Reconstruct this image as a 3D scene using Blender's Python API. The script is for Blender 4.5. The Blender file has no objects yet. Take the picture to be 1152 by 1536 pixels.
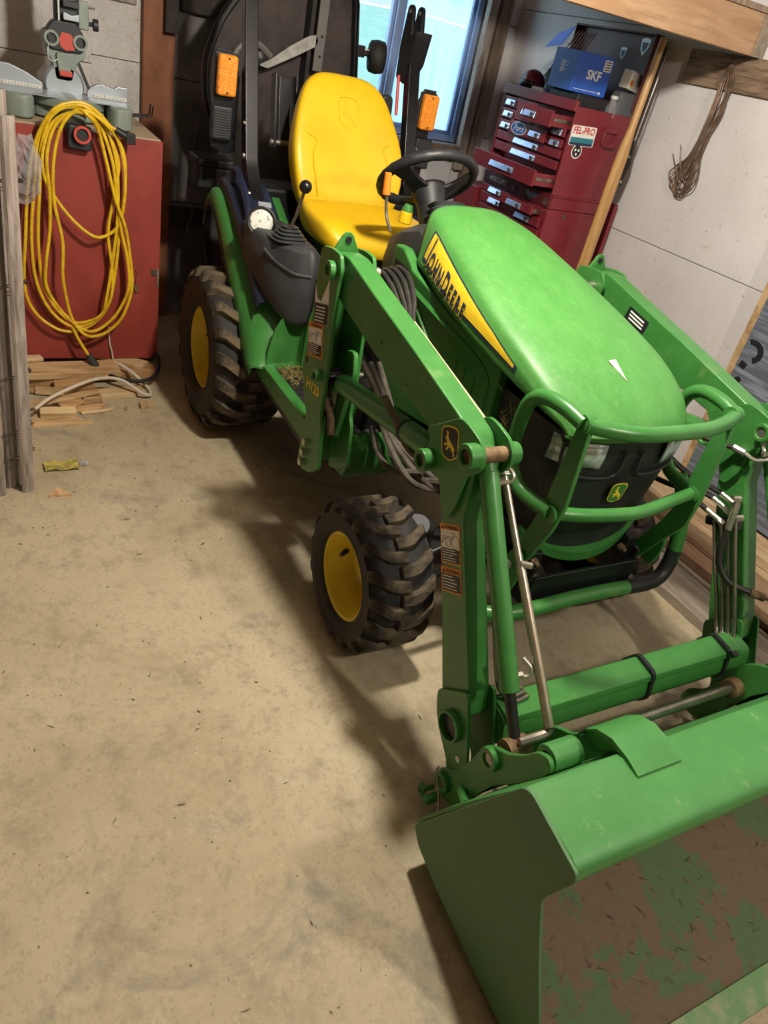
import bpy, bmesh, math, random
from mathutils import Vector, Matrix, Euler
random.seed(7)
SC = bpy.context.scene
COL = SC.collection
PI = math.pi
R_ = math.radians

# ------------------------------------------------------------------ camera
# world: x = tractor forward, y = tractor's left, z = up, metres, rear axle at x = 0
def look_matrix(yaw, pitch, roll):
    f = Vector((math.cos(pitch)*math.cos(yaw), math.cos(pitch)*math.sin(yaw), math.sin(pitch)))
    r = f.cross(Vector((0, 0, 1))).normalized()
    d = f.cross(r)
    c, s = math.cos(roll), math.sin(roll)
    r2 = c*r + s*d
    d2 = -s*r + c*d
    return Matrix((r2, -d2, -f)).transposed()
cd = bpy.data.cameras.new('camera')
cam = bpy.data.objects.new('camera', cd)
COL.objects.link(cam)
cd.sensor_fit = 'HORIZONTAL'
cd.sensor_width = 36.0
cd.lens = 1101.0/1152.0*36.0
cd.clip_start = 0.05
cam.matrix_world = Matrix.Translation((2.923, -1.455, 1.572)) @ look_matrix(R_(145.854), R_(-32.18), R_(-13.184)).to_4x4()
SC.camera = cam

# ------------------------------------------------------------------ world, exposure
W = bpy.data.worlds.new('sky_world')
SC.world = W
W.use_nodes = True
wn = W.node_tree.nodes
wn.clear()
wo = wn.new('ShaderNodeOutputWorld')
wb = wn.new('ShaderNodeBackground')
wsky = wn.new('ShaderNodeTexSky')
wsky.sky_type = 'HOSEK_WILKIE'
wsky.turbidity = 5.0
wsky.sun_direction = Vector((-0.3, -0.75, 0.6)).normalized()
wb.inputs['Strength'].default_value = 21.0
W.node_tree.links.new(wsky.outputs[0], wb.inputs[0])
W.node_tree.links.new(wb.outputs[0], wo.inputs[0])
SC.view_settings.view_transform = 'Standard'
SC.view_settings.look = 'None'
SC.view_settings.gamma = 1.0
SC.view_settings.use_curve_mapping = False
SC.view_settings.exposure = 0.0
try:
    SC.cycles.use_denoising = True
    SC.cycles.max_bounces = 7
    SC.cycles.sample_clamp_indirect = 6.0
except Exception:
    pass

# light of the two ceiling bulbs (their sockets are built further down)
LAMPS = [((1.45, -0.36, 2.30), 172.0, (1.0, 0.925, 0.80)), ((3.40, 0.10, 2.30), 88.0, (1.0, 0.93, 0.82))]
for lc, pw, lcol in LAMPS:
    ld = bpy.data.lights.new('bulb_light', 'POINT')
    ld.shadow_soft_size = 0.06
    ld.energy = pw
    ld.color = lcol
    lo = bpy.data.objects.new('bulb_light', ld)
    lo.location = (lc[0], lc[1], lc[2]-0.09)
    COL.objects.link(lo)

# ------------------------------------------------------------------ helpers
ORG = {}
def V3(*a):
    return Vector(a[0]) if len(a) == 1 else Vector(a)
def thing(name, label, cat, loc=(0, 0, 0), group=None, kind=None):
    o = bpy.data.objects.new(name, None)
    o.empty_display_size = 0.1
    COL.objects.link(o)
    o.location = loc
    ORG[o.name] = Vector(loc)
    o['label'] = label
    o['category'] = cat
    if group: o['group'] = group
    if kind: o['kind'] = kind
    return o
def tag(o, label=None, cat=None, group=None, kind=None):
    if label: o['label'] = label
    if cat: o['category'] = cat
    if group: o['group'] = group
    if kind: o['kind'] = kind
    return o

def cr(pts, k=6, closed=False):
    """Catmull-Rom through pts"""
    pts = [Vector(p) for p in pts]
    n = len(pts)
    out = []
    rng = n if closed else n-1
    for i in range(rng):
        if closed:
            p0, p1, p2, p3 = pts[(i-1) % n], pts[i], pts[(i+1) % n], pts[(i+2) % n]
        else:
            p1, p2 = pts[i], pts[i+1]
            p0 = pts[i-1] if i > 0 else p1*2-p2
            p3 = pts[i+2] if i+2 < n else p2*2-p1
        for j in range(k):
            t = j/k
            out.append(0.5*((2*p1)+(p2-p0)*t+(2*p0-5*p1+4*p2-p3)*t*t+(3*p1-p0-3*p2+p3)*t*t*t))
    if not closed:
        out.append(pts[-1])
    return out

def round_poly(pts, r, k=4):
    """round the corners of a 2D polygon"""
    n = len(pts)
    out = []
    rr = r if isinstance(r, (list, tuple)) else [r]*n
    for i in range(n):
        p = Vector(pts[i]); a = Vector(pts[i-1])-p; b = Vector(pts[(i+1) % n])-p
        la, lb = a.length, b.length
        d = min(rr[i], la*0.45, lb*0.45)
        if d < 1e-5:
            out.append(p); continue
        s = p+a/la*d; e = p+b/lb*d
        for j in range(k+1):
            t = j/k
            out.append((1-t)**2*s+2*t*(1-t)*p+t*t*e)
    return out

class B:
    """collects shapes in world coordinates, then links them as ONE mesh object"""
    def __init__(s):
        s.v = []; s.f = []
    def add(s, v, f):
        n = len(s.v)
        s.v += [Vector(p) for p in v]
        s.f += [tuple(i+n for i in q) for q in f]
        return s
    def box(s, lo, hi):
        x0, y0, z0 = lo; x1, y1, z1 = hi
        v = [(x0,y0,z0),(x1,y0,z0),(x1,y1,z0),(x0,y1,z0),(x0,y0,z1),(x1,y0,z1),(x1,y1,z1),(x0,y1,z1)]
        f = [(0,3,2,1),(4,5,6,7),(0,1,5,4),(1,2,6,5),(2,3,7,6),(3,0,4,7)]
        return s.add(v, f)
    def obox(s, c, size, rot=(0, 0, 0)):
        M = Euler(rot).to_matrix() if not isinstance(rot, Matrix) else rot
        c = Vector(c)
        hx, hy, hz = [q/2 for q in size]
        v = [c+M@Vector(p) for p in [(-hx,-hy,-hz),(hx,-hy,-hz),(hx,hy,-hz),(-hx,hy,-hz),(-hx,-hy,hz),(hx,-hy,hz),(hx,hy,hz),(-hx,hy,hz)]]
        f = [(0,3,2,1),(4,5,6,7),(0,1,5,4),(1,2,6,5),(2,3,7,6),(3,0,4,7)]
        return s.add(v, f)
    def beam(s, p0, p1, w, h, up=(0, 0, 1)):
        """box along p0-p1, w sideways, h along up"""
        p0, p1 = Vector(p0), Vector(p1)
        d = (p1-p0).normalized(); u = Vector(up); side = d.cross(u).normalized(); u = side.cross(d)
        v = []
        for p in (p0, p1):
            for a, b in ((-1,-1),(1,-1),(1,1),(-1,1)):
                v.append(p+side*a*w/2+u*b*h/2)
        return s.add(v, [(0,1,2,3),(7,6,5,4),(0,4,5,1),(1,5,6,2),(2,6,7,3),(3,7,4,0)])
    def cyl(s, p0, p1, r0, r1=None, n=18, caps=True):
        r1 = r0 if r1 is None else r1
        p0, p1 = Vector(p0), Vector(p1)
        d = (p1-p0).normalized()
        a = d.orthogonal().normalized(); b = d.cross(a)
        v = []
        for p, r in ((p0, r0), (p1, r1)):
            for i in range(n):
                t = 2*PI*i/n
                v.append(p+(a*math.cos(t)+b*math.sin(t))*r)
        f = [(i, (i+1) % n, n+(i+1) % n, n+i) for i in range(n)]
        if caps:
            f += [tuple(range(n-1, -1, -1)), tuple(range(n, 2*n))]
        return s.add(v, f)
    def ring(s, p0, p1, ro, ri, n=20):
        """hollow cylinder"""
        p0, p1 = Vector(p0), Vector(p1)
        d = (p1-p0).normalized()
        a = d.orthogonal().normalized(); b = d.cross(a)
        v = []
        for p, r in ((p0, ro), (p1, ro), (p1, ri), (p0, ri)):
            for i in range(n):
                t = 2*PI*i/n
                v.append(p+(a*math.cos(t)+b*math.sin(t))*r)
        f = []
        for k in range(4):
            k2 = (k+1) % 4
            f += [(k*n+i, k*n+(i+1) % n, k2*n+(i+1) % n, k2*n+i) for i in range(n)]
        return s.add(v, f)
    def tube(s, pts, r, n=10, closed=False, caps=True):
        pts = [Vector(p) for p in pts]
        m = len(pts)
        rr = r if isinstance(r, (list, tuple)) else [r]*m
        tang = []
        for i in range(m):
            if closed:
                t = pts[(i+1) % m]-pts[i-1]
            else:
                t = pts[min(i+1, m-1)]-pts[max(i-1, 0)]
            tang.append(t.normalized() if t.length > 1e-9 else Vector((0, 0, 1)))
        a = tang[0].orthogonal().normalized()
        v = []
        for i in range(m):
            a = (a-tang[i]*a.dot(tang[i]))
            a = a.normalized() if a.length > 1e-6 else tang[i].orthogonal().normalized()
            b = tang[i].cross(a)
            for j in range(n):
                t = 2*PI*j/n
                v.append(pts[i]+(a*math.cos(t)+b*math.sin(t))*rr[i])
        f = []
        for i in range(m if closed else m-1):
            i2 = (i+1) % m
            f += [(i*n+j, i*n+(j+1) % n, i2*n+(j+1) % n, i2*n+j) for j in range(n)]
        if caps and not closed:
            f += [tuple(range(n-1, -1, -1)), tuple(range((m-1)*n, m*n))]
        return s.add(v, f)
    def prism(s, poly, axis, a0, a1):
        """extrude a 2D polygon along axis ('x','y','z') from a0 to a1; poly in the two other axes, in order"""
        n = len(poly)
        area = sum(poly[i][0]*poly[(i+1) % n][1]-poly[(i+1) % n][0]*poly[i][1] for i in range(n))
        P = list(poly) if area > 0 else list(reversed(poly))
        def mk(p, a):
            return {'x': (a, p[0], p[1]), 'y': (p[0], a, p[1]), 'z': (p[0], p[1], a)}[axis]
        v = [mk(p, a0) for p in P]+[mk(p, a1) for p in P]
        lo, hi = tuple(range(n-1, -1, -1)), tuple(range(n, 2*n))
        side = [(i, (i+1) % n, n+(i+1) % n, n+i) for i in range(n)]
        f = [lo, hi]+side
        flip = (axis == 'y')
        if a1 < a0: flip = not flip
        if flip: f = [tuple(reversed(q)) for q in f]
        return s.add(v, f)
    def lathe(s, prof, org, axis, n=32, closed=False, ang=(0, 2*PI)):
        """prof: list of (along axis, radius)"""
        o = Vector(org); d = Vector(axis).normalized()
        a = d.orthogonal().normalized(); b = d.cross(a)
        m = len(prof); v = []
        for i in range(n):
            t = 2*PI*i/n
            e = a*math.cos(t)+b*math.sin(t)
            for (h, r) in prof:
                v.append(o+d*h+e*r)
        f = []
        for i in range(n):
            i2 = (i+1) % n
            for j in range(m if closed else m-1):
                j2 = (j+1) % m
                f.append((i*m+j, i2*m+j, i2*m+j2, i*m+j2))
        return s.add(v, f)
    def loft(s, rows, closed=False, caps=False):
        m = len(rows[0]); v = [p for r in rows for p in r]
        f = []
        for i in range(len(rows)-1):
            for j in range(m if closed else m-1):
                j2 = (j+1) % m
                f.append((i*m+j, i*m+j2, (i+1)*m+j2, (i+1)*m+j))
        if caps:
            f += [tuple(range(m-1, -1, -1)), tuple(range((len(rows)-1)*m, len(rows)*m))]
        return s.add(v, f)
    def sph(s, c, r, sx=1, sy=1, sz=1, n=14, m=8):
        c = Vector(c); rows = []
        for i in range(m+1):
            ph = PI*i/m
            rows.append([c+Vector((r*sx*math.sin(ph)*math.cos(2*PI*j/n), r*sy*math.sin(ph)*math.sin(2*PI*j/n), r*sz*math.cos(ph))) for j in range(n)])
        return s.loft(rows, closed=True)
    def xform(s, M):
        s.v = [M@p for p in s.v]
        return s
    def make(s, name, mat, parent=None, smooth=False, bevel=0, seg=2, label=None, cat=None, group=None, kind=None, angle=35, solid=0, weld=False, subsurf=0, fixn=True, org=None):
        me = bpy.data.meshes.new(name)
        xs = [p.x for p in s.v]; ys = [p.y for p in s.v]; zs = [p.z for p in s.v]
        if parent is None:
            o0 = Vector(((min(xs)+max(xs))/2, (min(ys)+max(ys))/2, min(zs)))
        else:
            o0 = Vector(((min(xs)+max(xs))/2, (min(ys)+max(ys))/2, (min(zs)+max(zs))/2))
        if org is not None: o0 = Vector(org)
        me.from_pydata([p-o0 for p in s.v], [], s.f)
        me.validate()
        if fixn or weld:
            bm = bmesh.new(); bm.from_mesh(me)
            if weld: bmesh.ops.remove_doubles(bm, verts=bm.verts, dist=1e-5)
            bmesh.ops.recalc_face_normals(bm, faces=bm.faces)
            bm.to_mesh(me); bm.free()
        if mat is not None: me.materials.append(MAT[mat] if isinstance(mat, str) else mat)
        if smooth:
            me.polygons.foreach_set('use_smooth', [True]*len(me.polygons))
            if angle < 180: me.set_sharp_from_angle(angle=R_(angle))
        o = bpy.data.objects.new(name, me)
        COL.objects.link(o)
        link(o, o0, parent)
        if solid:
            m = o.modifiers.new('thick', 'SOLIDIFY'); m.thickness = solid; m.offset = 0
        if bevel:
            m = o.modifiers.new('bevel', 'BEVEL'); m.width = bevel; m.segments = seg; m.limit_method = 'ANGLE'; m.angle_limit = R_(40)
            me.polygons.foreach_set('use_smooth', [True]*len(me.polygons))
            m.harden_normals = True
            if angle < 180: me.set_sharp_from_angle(angle=R_(angle))
        if subsurf:
            m = o.modifiers.new('sub', 'SUBSURF'); m.levels = subsurf; m.render_levels = subsurf
        tag(o, label, cat, group, kind)
        return o
def link(o, o0, parent):
    o0 = Vector(o0)
    if parent is not None:
        o.parent = parent
        o.location = o0-ORG[parent.name]
    else:
        o.location = o0
    ORG[o.name] = o0
    return o
def share(name, src, loc, parent, rot=None):
    """another object on the same mesh data, world position loc"""
    o = bpy.data.objects.new(name, src.data)
    COL.objects.link(o)
    link(o, loc, parent)
    if rot is not None: o.rotation_euler = rot
    for m in src.modifiers:
        q = o.modifiers.new(m.name, m.type)
        for a in ('width', 'segments', 'limit_method', 'angle_limit', 'thickness', 'offset', 'levels', 'render_levels', 'harden_normals'):
            if hasattr(m, a): setattr(q, a, getattr(m, a))
    return o
def frame(right, up, nrm=None):
    r = Vector(right).normalized(); u = Vector(up); u = (u-r*u.dot(r)).normalized(); n = r.cross(u)
    return Matrix((r, u, n)).transposed()
_TXT = {}
def text_geo(s, size, space=1.0, bold=0.0, shear=0.0):
    cu = bpy.data.curves.new('tmp', 'FONT'); cu.body = s; cu.size = size; cu.align_x = 'CENTER'; cu.align_y = 'CENTER'
    cu.space_character = space; cu.offset = bold; cu.shear = shear; cu.resolution_u = 3
    o = bpy.data.objects.new('tmp', cu); COL.objects.link(o)
    dg = bpy.context.evaluated_depsgraph_get(); dg.update()
    me = bpy.data.meshes.new_from_object(o.evaluated_get(dg))
    v = [p.co.copy() for p in me.vertices]; f = [tuple(q.vertices) for q in me.polygons]
    bpy.data.objects.remove(o); bpy.data.curves.remove(cu); bpy.data.meshes.remove(me)
    return v, f
def text(name, s, size, loc, fr, mat, parent, space=1.0, bold=0.0, sx=1.0, shear=0.0):
    v, f = text_geo(s, size, space, bold, shear)
    b = B(); loc = Vector(loc)
    b.add([loc+fr@Vector((p.x*sx, p.y, 0)) for p in v], f)
    return b.make(name, mat, parent, fixn=False)
def flat(name, poly, loc, fr, mat, parent, thick=0.0006, **kw):
    """thin sticker: polygon in local (right, up), thickness along normal"""
    loc = Vector(loc); b = B(); n = len(poly)
    area = sum(poly[i][0]*poly[(i+1) % n][1]-poly[(i+1) % n][0]*poly[i][1] for i in range(n))
    P = list(poly) if area > 0 else list(reversed(poly))
    v = [loc+fr@Vector((p[0], p[1], 0)) for p in P]+[loc+fr@Vector((p[0], p[1], thick)) for p in P]
    f = [tuple(range(n-1, -1, -1)), tuple(range(n, 2*n))]+[(i, (i+1) % n, n+(i+1) % n, n+i) for i in range(n)]
    b.add(v, f)
    return b.make(name, mat, parent, **kw)
def rect(w, h, r=0, k=3):
    p = [(-w/2,-h/2),(w/2,-h/2),(w/2,h/2),(-w/2,h/2)]
    return [tuple(q) for q in round_poly(p, r, k)] if r else p
def circ(r, n=24, ry=None):
    return [(r*math.cos(2*PI*i/n), (ry or r)*math.sin(2*PI*i/n)) for i in range(n)]
def mirror_b(b):
    q = B(); q.v = [Vector((p.x, -p.y, p.z)) for p in b.v]; q.f = [tuple(reversed(f)) for f in b.f]
    return q
# ------------------------------------------------------------------ materials
MAT = {}
def srgb(h):
    if isinstance(h, str):
        h = h.lstrip('#'); c = [int(h[i:i+2], 16)/255 for i in (0, 2, 4)]
    else:
        c = [q/255 for q in h]
    return tuple((q/12.92 if q <= 0.04045 else ((q+0.055)/1.055)**2.4) for q in c)+(1,)
def new_mat(name):
    m = bpy.data.materials.new(name); m.use_nodes = True
    nt = m.node_tree; p = nt.nodes['Principled BSDF']
    MAT[name] = m
    return m, nt, p
def mat(name, col, rough=0.5, metal=0.0, col2=None, scale=8, lo=0.45, hi=0.65, bump=0.0, bscale=60, detail=6, dirt=None, dscale=3, dlo=0.55, dhi=0.75, stretch=(1, 1, 1), coat=0.0, rough2=None, spec=0.5, obj=True):
    """base colour, optional second colour by noise, optional dirt colour by a coarser noise, fine bump"""
    m, nt, p = new_mat(name)
    N, L = nt.nodes, nt.links
    p.inputs['Roughness'].default_value = rough
    p.inputs['Metallic'].default_value = metal
    p.inputs['Specular IOR Level'].default_value = spec
    if coat:
        p.inputs['Coat Weight'].default_value = coat; p.inputs['Coat Roughness'].default_value = 0.15
    tc = N.new('ShaderNodeTexCoord'); mp = N.new('ShaderNodeMapping')
    mp.inputs['Scale'].default_value = stretch
    L.new(tc.outputs['Object'], mp.inputs[0])
    cur = None
    def noise(sc, lo, hi, det=detail):
        n = N.new('ShaderNodeTexNoise'); n.inputs['Scale'].default_value = sc; n.inputs['Detail'].default_value = det; n.inputs['Roughness'].default_value = 0.65
        r = N.new('ShaderNodeMapRange'); r.inputs['From Min'].default_value = lo; r.inputs['From Max'].default_value = hi
        L.new(mp.outputs[0], n.inputs[0]); L.new(n.outputs['Fac'], r.inputs['Value'])
        return r.outputs[0]
    def mix(fac, a, b):
        x = N.new('ShaderNodeMix'); x.data_type = 'RGBA'
        L.new(fac, x.inputs['Factor'])
        if isinstance(a, tuple): x.inputs['A'].default_value = a
        else: L.new(a, x.inputs['A'])
        x.inputs['B'].default_value = b
        return x.outputs['Result']
    c = srgb(col)
    p.inputs['Base Color'].default_value = c
    out = c
    if col2 is not None:
        out = mix(noise(scale, lo, hi), out, srgb(col2))
    if dirt is not None:
        fac = noise(dscale, dlo, dhi, 9)
        out = mix(fac, out, srgb(dirt))
        if rough2 is not None:
            rr = N.new('ShaderNodeMapRange'); rr.inputs['To Min'].default_value = rough; rr.inputs['To Max'].default_value = rough2
            L.new(fac, rr.inputs['Value']); L.new(rr.outputs[0], p.inputs['Roughness'])
    if not isinstance(out, tuple):
        L.new(out, p.inputs['Base Color'])
    if bump:
        n = N.new('ShaderNodeTexNoise'); n.inputs['Scale'].default_value = bscale; n.inputs['Detail'].default_value = 5
        L.new(mp.outputs[0], n.inputs[0])
        bp = N.new('ShaderNodeBump'); bp.inputs['Strength'].default_value = bump; bp.inputs['Distance'].default_value = 0.01
        L.new(n.outputs['Fac'], bp.inputs['Height']); L.new(bp.outputs[0], p.inputs['Normal'])
    return m
def wood(name, c1, c2, rough=0.65, scale=6.0, axis='x', bump=0.15, dark=None):
    m, nt, p = new_mat(name); N, L = nt.nodes, nt.links
    tc = N.new('ShaderNodeTexCoord'); mp = N.new('ShaderNodeMapping')
    st = {'x': (0.12, 1, 1), 'y': (1, 0.12, 1), 'z': (1, 1, 0.12)}[axis]
    mp.inputs['Scale'].default_value = [q*scale for q in st]
    oi = N.new('ShaderNodeObjectInfo'); ad = N.new('ShaderNodeVectorMath'); ad.operation = 'ADD'
    mu = N.new('ShaderNodeMath'); mu.operation = 'MULTIPLY'; mu.inputs[1].default_value = 40.0
    L.new(tc.outputs['Object'], mp.inputs[0]); L.new(mp.outputs[0], ad.inputs[0])
    L.new(oi.outputs['Random'], mu.inputs[0]); L.new(mu.outputs[0], ad.inputs[1])
    n = N.new('ShaderNodeTexNoise'); n.inputs['Scale'].default_value = 6.0; n.inputs['Detail'].default_value = 8; n.inputs['Roughness'].default_value = 0.6; n.inputs['Distortion'].default_value = 0.6
    L.new(ad.outputs[0], n.inputs[0])
    r = N.new('ShaderNodeValToRGB')
    e = r.color_ramp.elements
    e[0].position = 0.33; e[0].color = srgb(c2); e[1].position = 0.62; e[1].color = srgb(c1)
    L.new(n.outputs['Fac'], r.inputs[0])
    hs = N.new('ShaderNodeHueSaturation')
    vr = N.new('ShaderNodeMapRange'); vr.inputs['To Min'].default_value = 0.8; vr.inputs['To Max'].default_value = 1.15
    L.new(oi.outputs['Random'], vr.inputs['Value']); L.new(vr.outputs[0], hs.inputs['Value']); L.new(r.outputs[0], hs.inputs['Color'])
    last = hs.outputs[0]
    if dark:
        n2 = N.new('ShaderNodeTexNoise'); n2.inputs['Scale'].default_value = 3.0; n2.inputs['Detail'].default_value = 6
        L.new(tc.outputs['Object'], n2.inputs[0])
        mr = N.new('ShaderNodeMapRange'); mr.inputs['From Min'].default_value = 0.5; mr.inputs['From Max'].default_value = 0.7
        L.new(n2.outputs['Fac'], mr.inputs['Value'])
        x = N.new('ShaderNodeMix'); x.data_type = 'RGBA'; L.new(mr.outputs[0], x.inputs['Factor']); L.new(last, x.inputs['A']); x.inputs['B'].default_value = srgb(dark)
        last = x.outputs['Result']
    L.new(last, p.inputs['Base Color'])
    p.inputs['Roughness'].default_value = rough
    bp = N.new('ShaderNodeBump'); bp.inputs['Strength'].default_value = bump; bp.inputs['Distance'].default_value = 0.004
    L.new(n.outputs['Fac'], bp.inputs['Height']); L.new(bp.outputs[0], p.inputs['Normal'])
    return m

# paint and plastics of the tractor
mat('green', '#387535', 0.34, col2='#3F7D3B', scale=14, dirt='#7D9A55', dscale=9, dlo=0.6, dhi=0.95, rough2=0.6, bump=0.02, bscale=300)
mat('hood_green', '#44823A', 0.48, col2='#4B8A40', scale=16, dirt='#86A872', dscale=90, dlo=0.52, dhi=1.35, rough2=0.62, bump=0.015, bscale=400, stretch=(0.5, 1, 1))
mat('bucket_green', '#3E7C3C', 0.48, col2='#458443', scale=9, dirt='#96A878', dscale=26, dlo=0.62, dhi=0.85, rough2=0.7, bump=0.05, bscale=120)
mat('bucket_floor', '#58704A', 0.8, col2='#75624C', scale=5.5, lo=0.47, hi=0.50, dirt='#64533F', dscale=30, dlo=0.55, dhi=0.75, bump=0.5, bscale=50)
mat('bucket_lip', '#6B9660', 0.55, col2='#A5A587', scale=16, lo=0.45, hi=0.7, bump=0.2, bscale=60)
mat('bucket_side', '#4A7449', 0.55, col2='#52794E', scale=7, dirt='#667552', dscale=40, dlo=0.55, dhi=0.9)  # duller than bucket_green: some dust, and the plate's shade mixed into the colour
mat('yellow_seat', '#DDB517', 0.42, col2='#D3AA16', scale=5, bump=0.03, bscale=500, dirt='#C9A126', dscale=8, dlo=0.62, dhi=0.9)
mat('yellow_rim', '#DCC12C', 0.45, col2='#CCB128', scale=9, dirt='#6A4C18', dscale=22, dlo=0.68, dhi=0.78)
mat('decal_yellow', '#F2CF2E', 0.35, col2='#E8C32A', scale=30)
mat('logo_yellow', '#F0CF3A', 0.4)
mat('black_plastic', '#1B1C1E', 0.5, col2='#26272A', scale=30, bump=0.06, bscale=300)
mat('grey_plastic', '#303234', 0.55, col2='#3A3B3C', scale=20, bump=0.08, bscale=300)
mat('black_paint', '#141416', 0.3)
mat('navy_plastic', '#1B2138', 0.4)
mat('grille_black', '#17191B', 0.55, col2='#262725', scale=18, dirt='#4A4638', dscale=14, dlo=0.62, dhi=0.85, bump=0.1, bscale=90)
mat('rubber', '#1A1918', 0.7, col2='#26221F', scale=16, dirt='#3A2C26', dscale=9, dlo=0.5, dhi=0.8, bump=0.15, bscale=80)
mat('lug_rubber', '#2C2723', 0.85, col2='#61553F', scale=14, lo=0.42, hi=0.62, bump=0.4, bscale=90, dirt='#6B6140', dscale=60, dlo=0.6, dhi=0.75)
mat('wheel_rubber_face', '#2B2220', 0.75, col2='#3A2B27', scale=10, bump=0.1, bscale=60)
mat('hose', '#232120', 0.55, col2='#4A4138', scale=20, lo=0.5, hi=0.8, bump=0.1, bscale=200)
mat('dusty_hose', '#5B5348', 0.8, col2='#3A342E', scale=20, bump=0.2, bscale=120)
mat('steel', '#9C958A', 0.32, metal=0.9, col2='#7D766A', scale=14)
mat('rod_steel', '#B9AE9A', 0.3, metal=0.85, col2='#A79B86', scale=20)
mat('zinc', '#C4BFB2', 0.35, metal=0.9)
mat('rusty', '#6B543D', 0.75, metal=0.3, col2='#8A7354', scale=40)
mat('dark_metal', '#2A2A2B', 0.4, metal=0.5, col2='#3A332D', scale=20)
mat('amber', '#E8861A', 0.25, col2='#F2A233', scale=60, bump=0.5, bscale=220)
mat('chrome_lens', '#F0F0E8', 0.15, metal=0.1, col2='#A8A8A0', scale=70, lo=0.52, hi=0.60, bump=0.3, bscale=200)
mat('headlight', '#C9D4D6', 0.12, metal=0.3, col2='#9BA6A8', scale=30)
mat('orange', '#E07A1C', 0.4)
mat('label_orange', '#E58A22', 0.5)
mat('label_white', '#E3E2DC', 0.5)
mat('label_black', '#1E1F22', 0.5)
mat('label_blue', '#23304F', 0.4)
mat('print_white', '#E9E9E4', 0.5)
mat('print_black', '#161616', 0.5)
mat('grass_dry', '#8C7F45', 0.9, col2='#6B6A32', scale=60)
mat('dirt_straw', '#6B5C3E', 0.9, col2='#3A3226', scale=40)
mat('hay', '#A8925A', 0.9, col2='#8A7A48', scale=60)
mat('dirt_soil', '#5E4B38', 0.95, col2='#6E5A44', scale=30, bump=0.6, bscale=80)
# room
mat('beige_wall', '#7A6A58', 0.8, col2='#6C5D4D', scale=6, bump=0.2, bscale=40)
mat('brown_paint', '#8A5638', 0.7, col2='#7A4A30', scale=10, bump=0.2, bscale=60)
mat('black_old_wood', '#2B2521', 0.8, col2='#3C332B', scale=14, bump=0.4, bscale=50)
mat('sash', '#8FA9D6', 0.4, col2='#7E9BD0', scale=10)  # blue of the window's flare painted into the sash colour
mat('red_cabinet', '#943A30', 0.55, col2='#89342B', scale=6, dirt='#702820', dscale=18, dlo=0.62, dhi=0.85, bump=0.08, bscale=70)
mat('red_metal', '#7E2A33', 0.34, col2='#75262F', scale=8, dirt='#5F1A20', dscale=12, dlo=0.6, dhi=0.9)
mat('dark_red_metal', '#5A1A22', 0.45, col2='#4C171E', scale=8)
mat('pale_edge', '#B9A287', 0.8)
mat('cord_yellow', '#E3BE22', 0.45, col2='#C99F1E', scale=40)
mat('cord_white', '#CFC3B2', 0.6)
mat('cord_black', '#1C1B1B', 0.5)
mat('saw_grey', '#7F8C84', 0.45, col2='#8D978D', scale=12, dirt='#A39C8A', dscale=20, dlo=0.6, dhi=0.85)
mat('saw_light', '#A9B2B8', 0.35, metal=0.4)
mat('saw_dark', '#25282C', 0.5)
mat('saw_red', '#C2493A', 0.5)
mat('clear_plastic_white', '#B9BCC2', 0.25)
mat('blue_box', '#2C5FC4', 0.45, col2='#2857B8', scale=20)
mat('blue_card', '#2F62D8', 0.4)
mat('white_card', '#DEDCD2', 0.6)
mat('white_item', '#C9C9C2', 0.5)
mat('dark_red_ball', '#6E2026', 0.3)
mat('bronze_wire', '#6B5748', 0.5, metal=0.6, col2='#8A7464', scale=30)
mat('fence_wire', '#4A4038', 0.6, metal=0.6)
mat('grey_cloth', '#5A5C5E', 0.8)
mat('foil_yellow', '#B5A553', 0.3, col2='#8E8248', scale=50, lo=0.5, hi=0.52)
mat('teal_print', '#2F7C8C', 0.5)
mat('red_print', '#C23028', 0.5)
mat('ford_blue', '#2456A8', 0.35)
mat('lawn', '#93B892', 0.9, col2='#A3C4A0', scale=3)
mat('gravel', '#C9BFA8', 0.9)
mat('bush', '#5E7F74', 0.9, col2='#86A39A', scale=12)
mat('tarp_panel', '#5D6470', 0.35, col2='#8C95A2', scale=8, lo=0.48, hi=0.62, stretch=(0.35, 1, 6))
mat('ceiling_paint', '#75685A', 0.85, col2='#66594C', scale=5)
mat('deck_brown', '#3E3531', 0.75, col2='#262322', scale=6, bump=0.3, bscale=40)
mat('saw_grey_dark', '#6A6764', 0.6, metal=0.3)
mat('saw_grey_light', '#A8A6A0', 0.5, metal=0.4, col2='#8E8C86', scale=20)
mat('chrome_pull', '#AFC0DA', 0.25, metal=0.7, col2='#8FA3C4', scale=60)
mat('osb_edge', '#C2A47A', 0.8, col2='#9A7C55', scale=14, bump=0.3, bscale=60)
wood('pine', '#D2B387', '#A67F52')
wood('pine_y', '#D0B084', '#A27A4C', axis='y')
wood('pine_b', '#B08A5E', '#85623C', axis='y')
wood('pine_c', '#DBC29A', '#B8955F', axis='y')
wood('beam_wood', '#BE9A78', '#9E7A5A', axis='y', dark='#A07C5C')
wood('grey_board', '#A59786', '#7C7064', axis='x', bump=0.3)
wood('brown_board', '#9A7A5E', '#6E523C', axis='x', bump=0.3)
wood('pale_board', '#C7AD8C', '#A2835F', axis='x', bump=0.2)
wood('weathered', '#A0948B', '#6A5F57', axis='z', scale=9, bump=0.6)
wood('old_wood', '#8E7A68', '#544539', axis='z', scale=7, bump=0.5)
wood('ply', '#9A826C', '#5A4636', axis='x', scale=10, bump=0.3)
wood('handle_wood', '#B8925F', '#9E7848', axis='z', rough=0.35)

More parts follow.
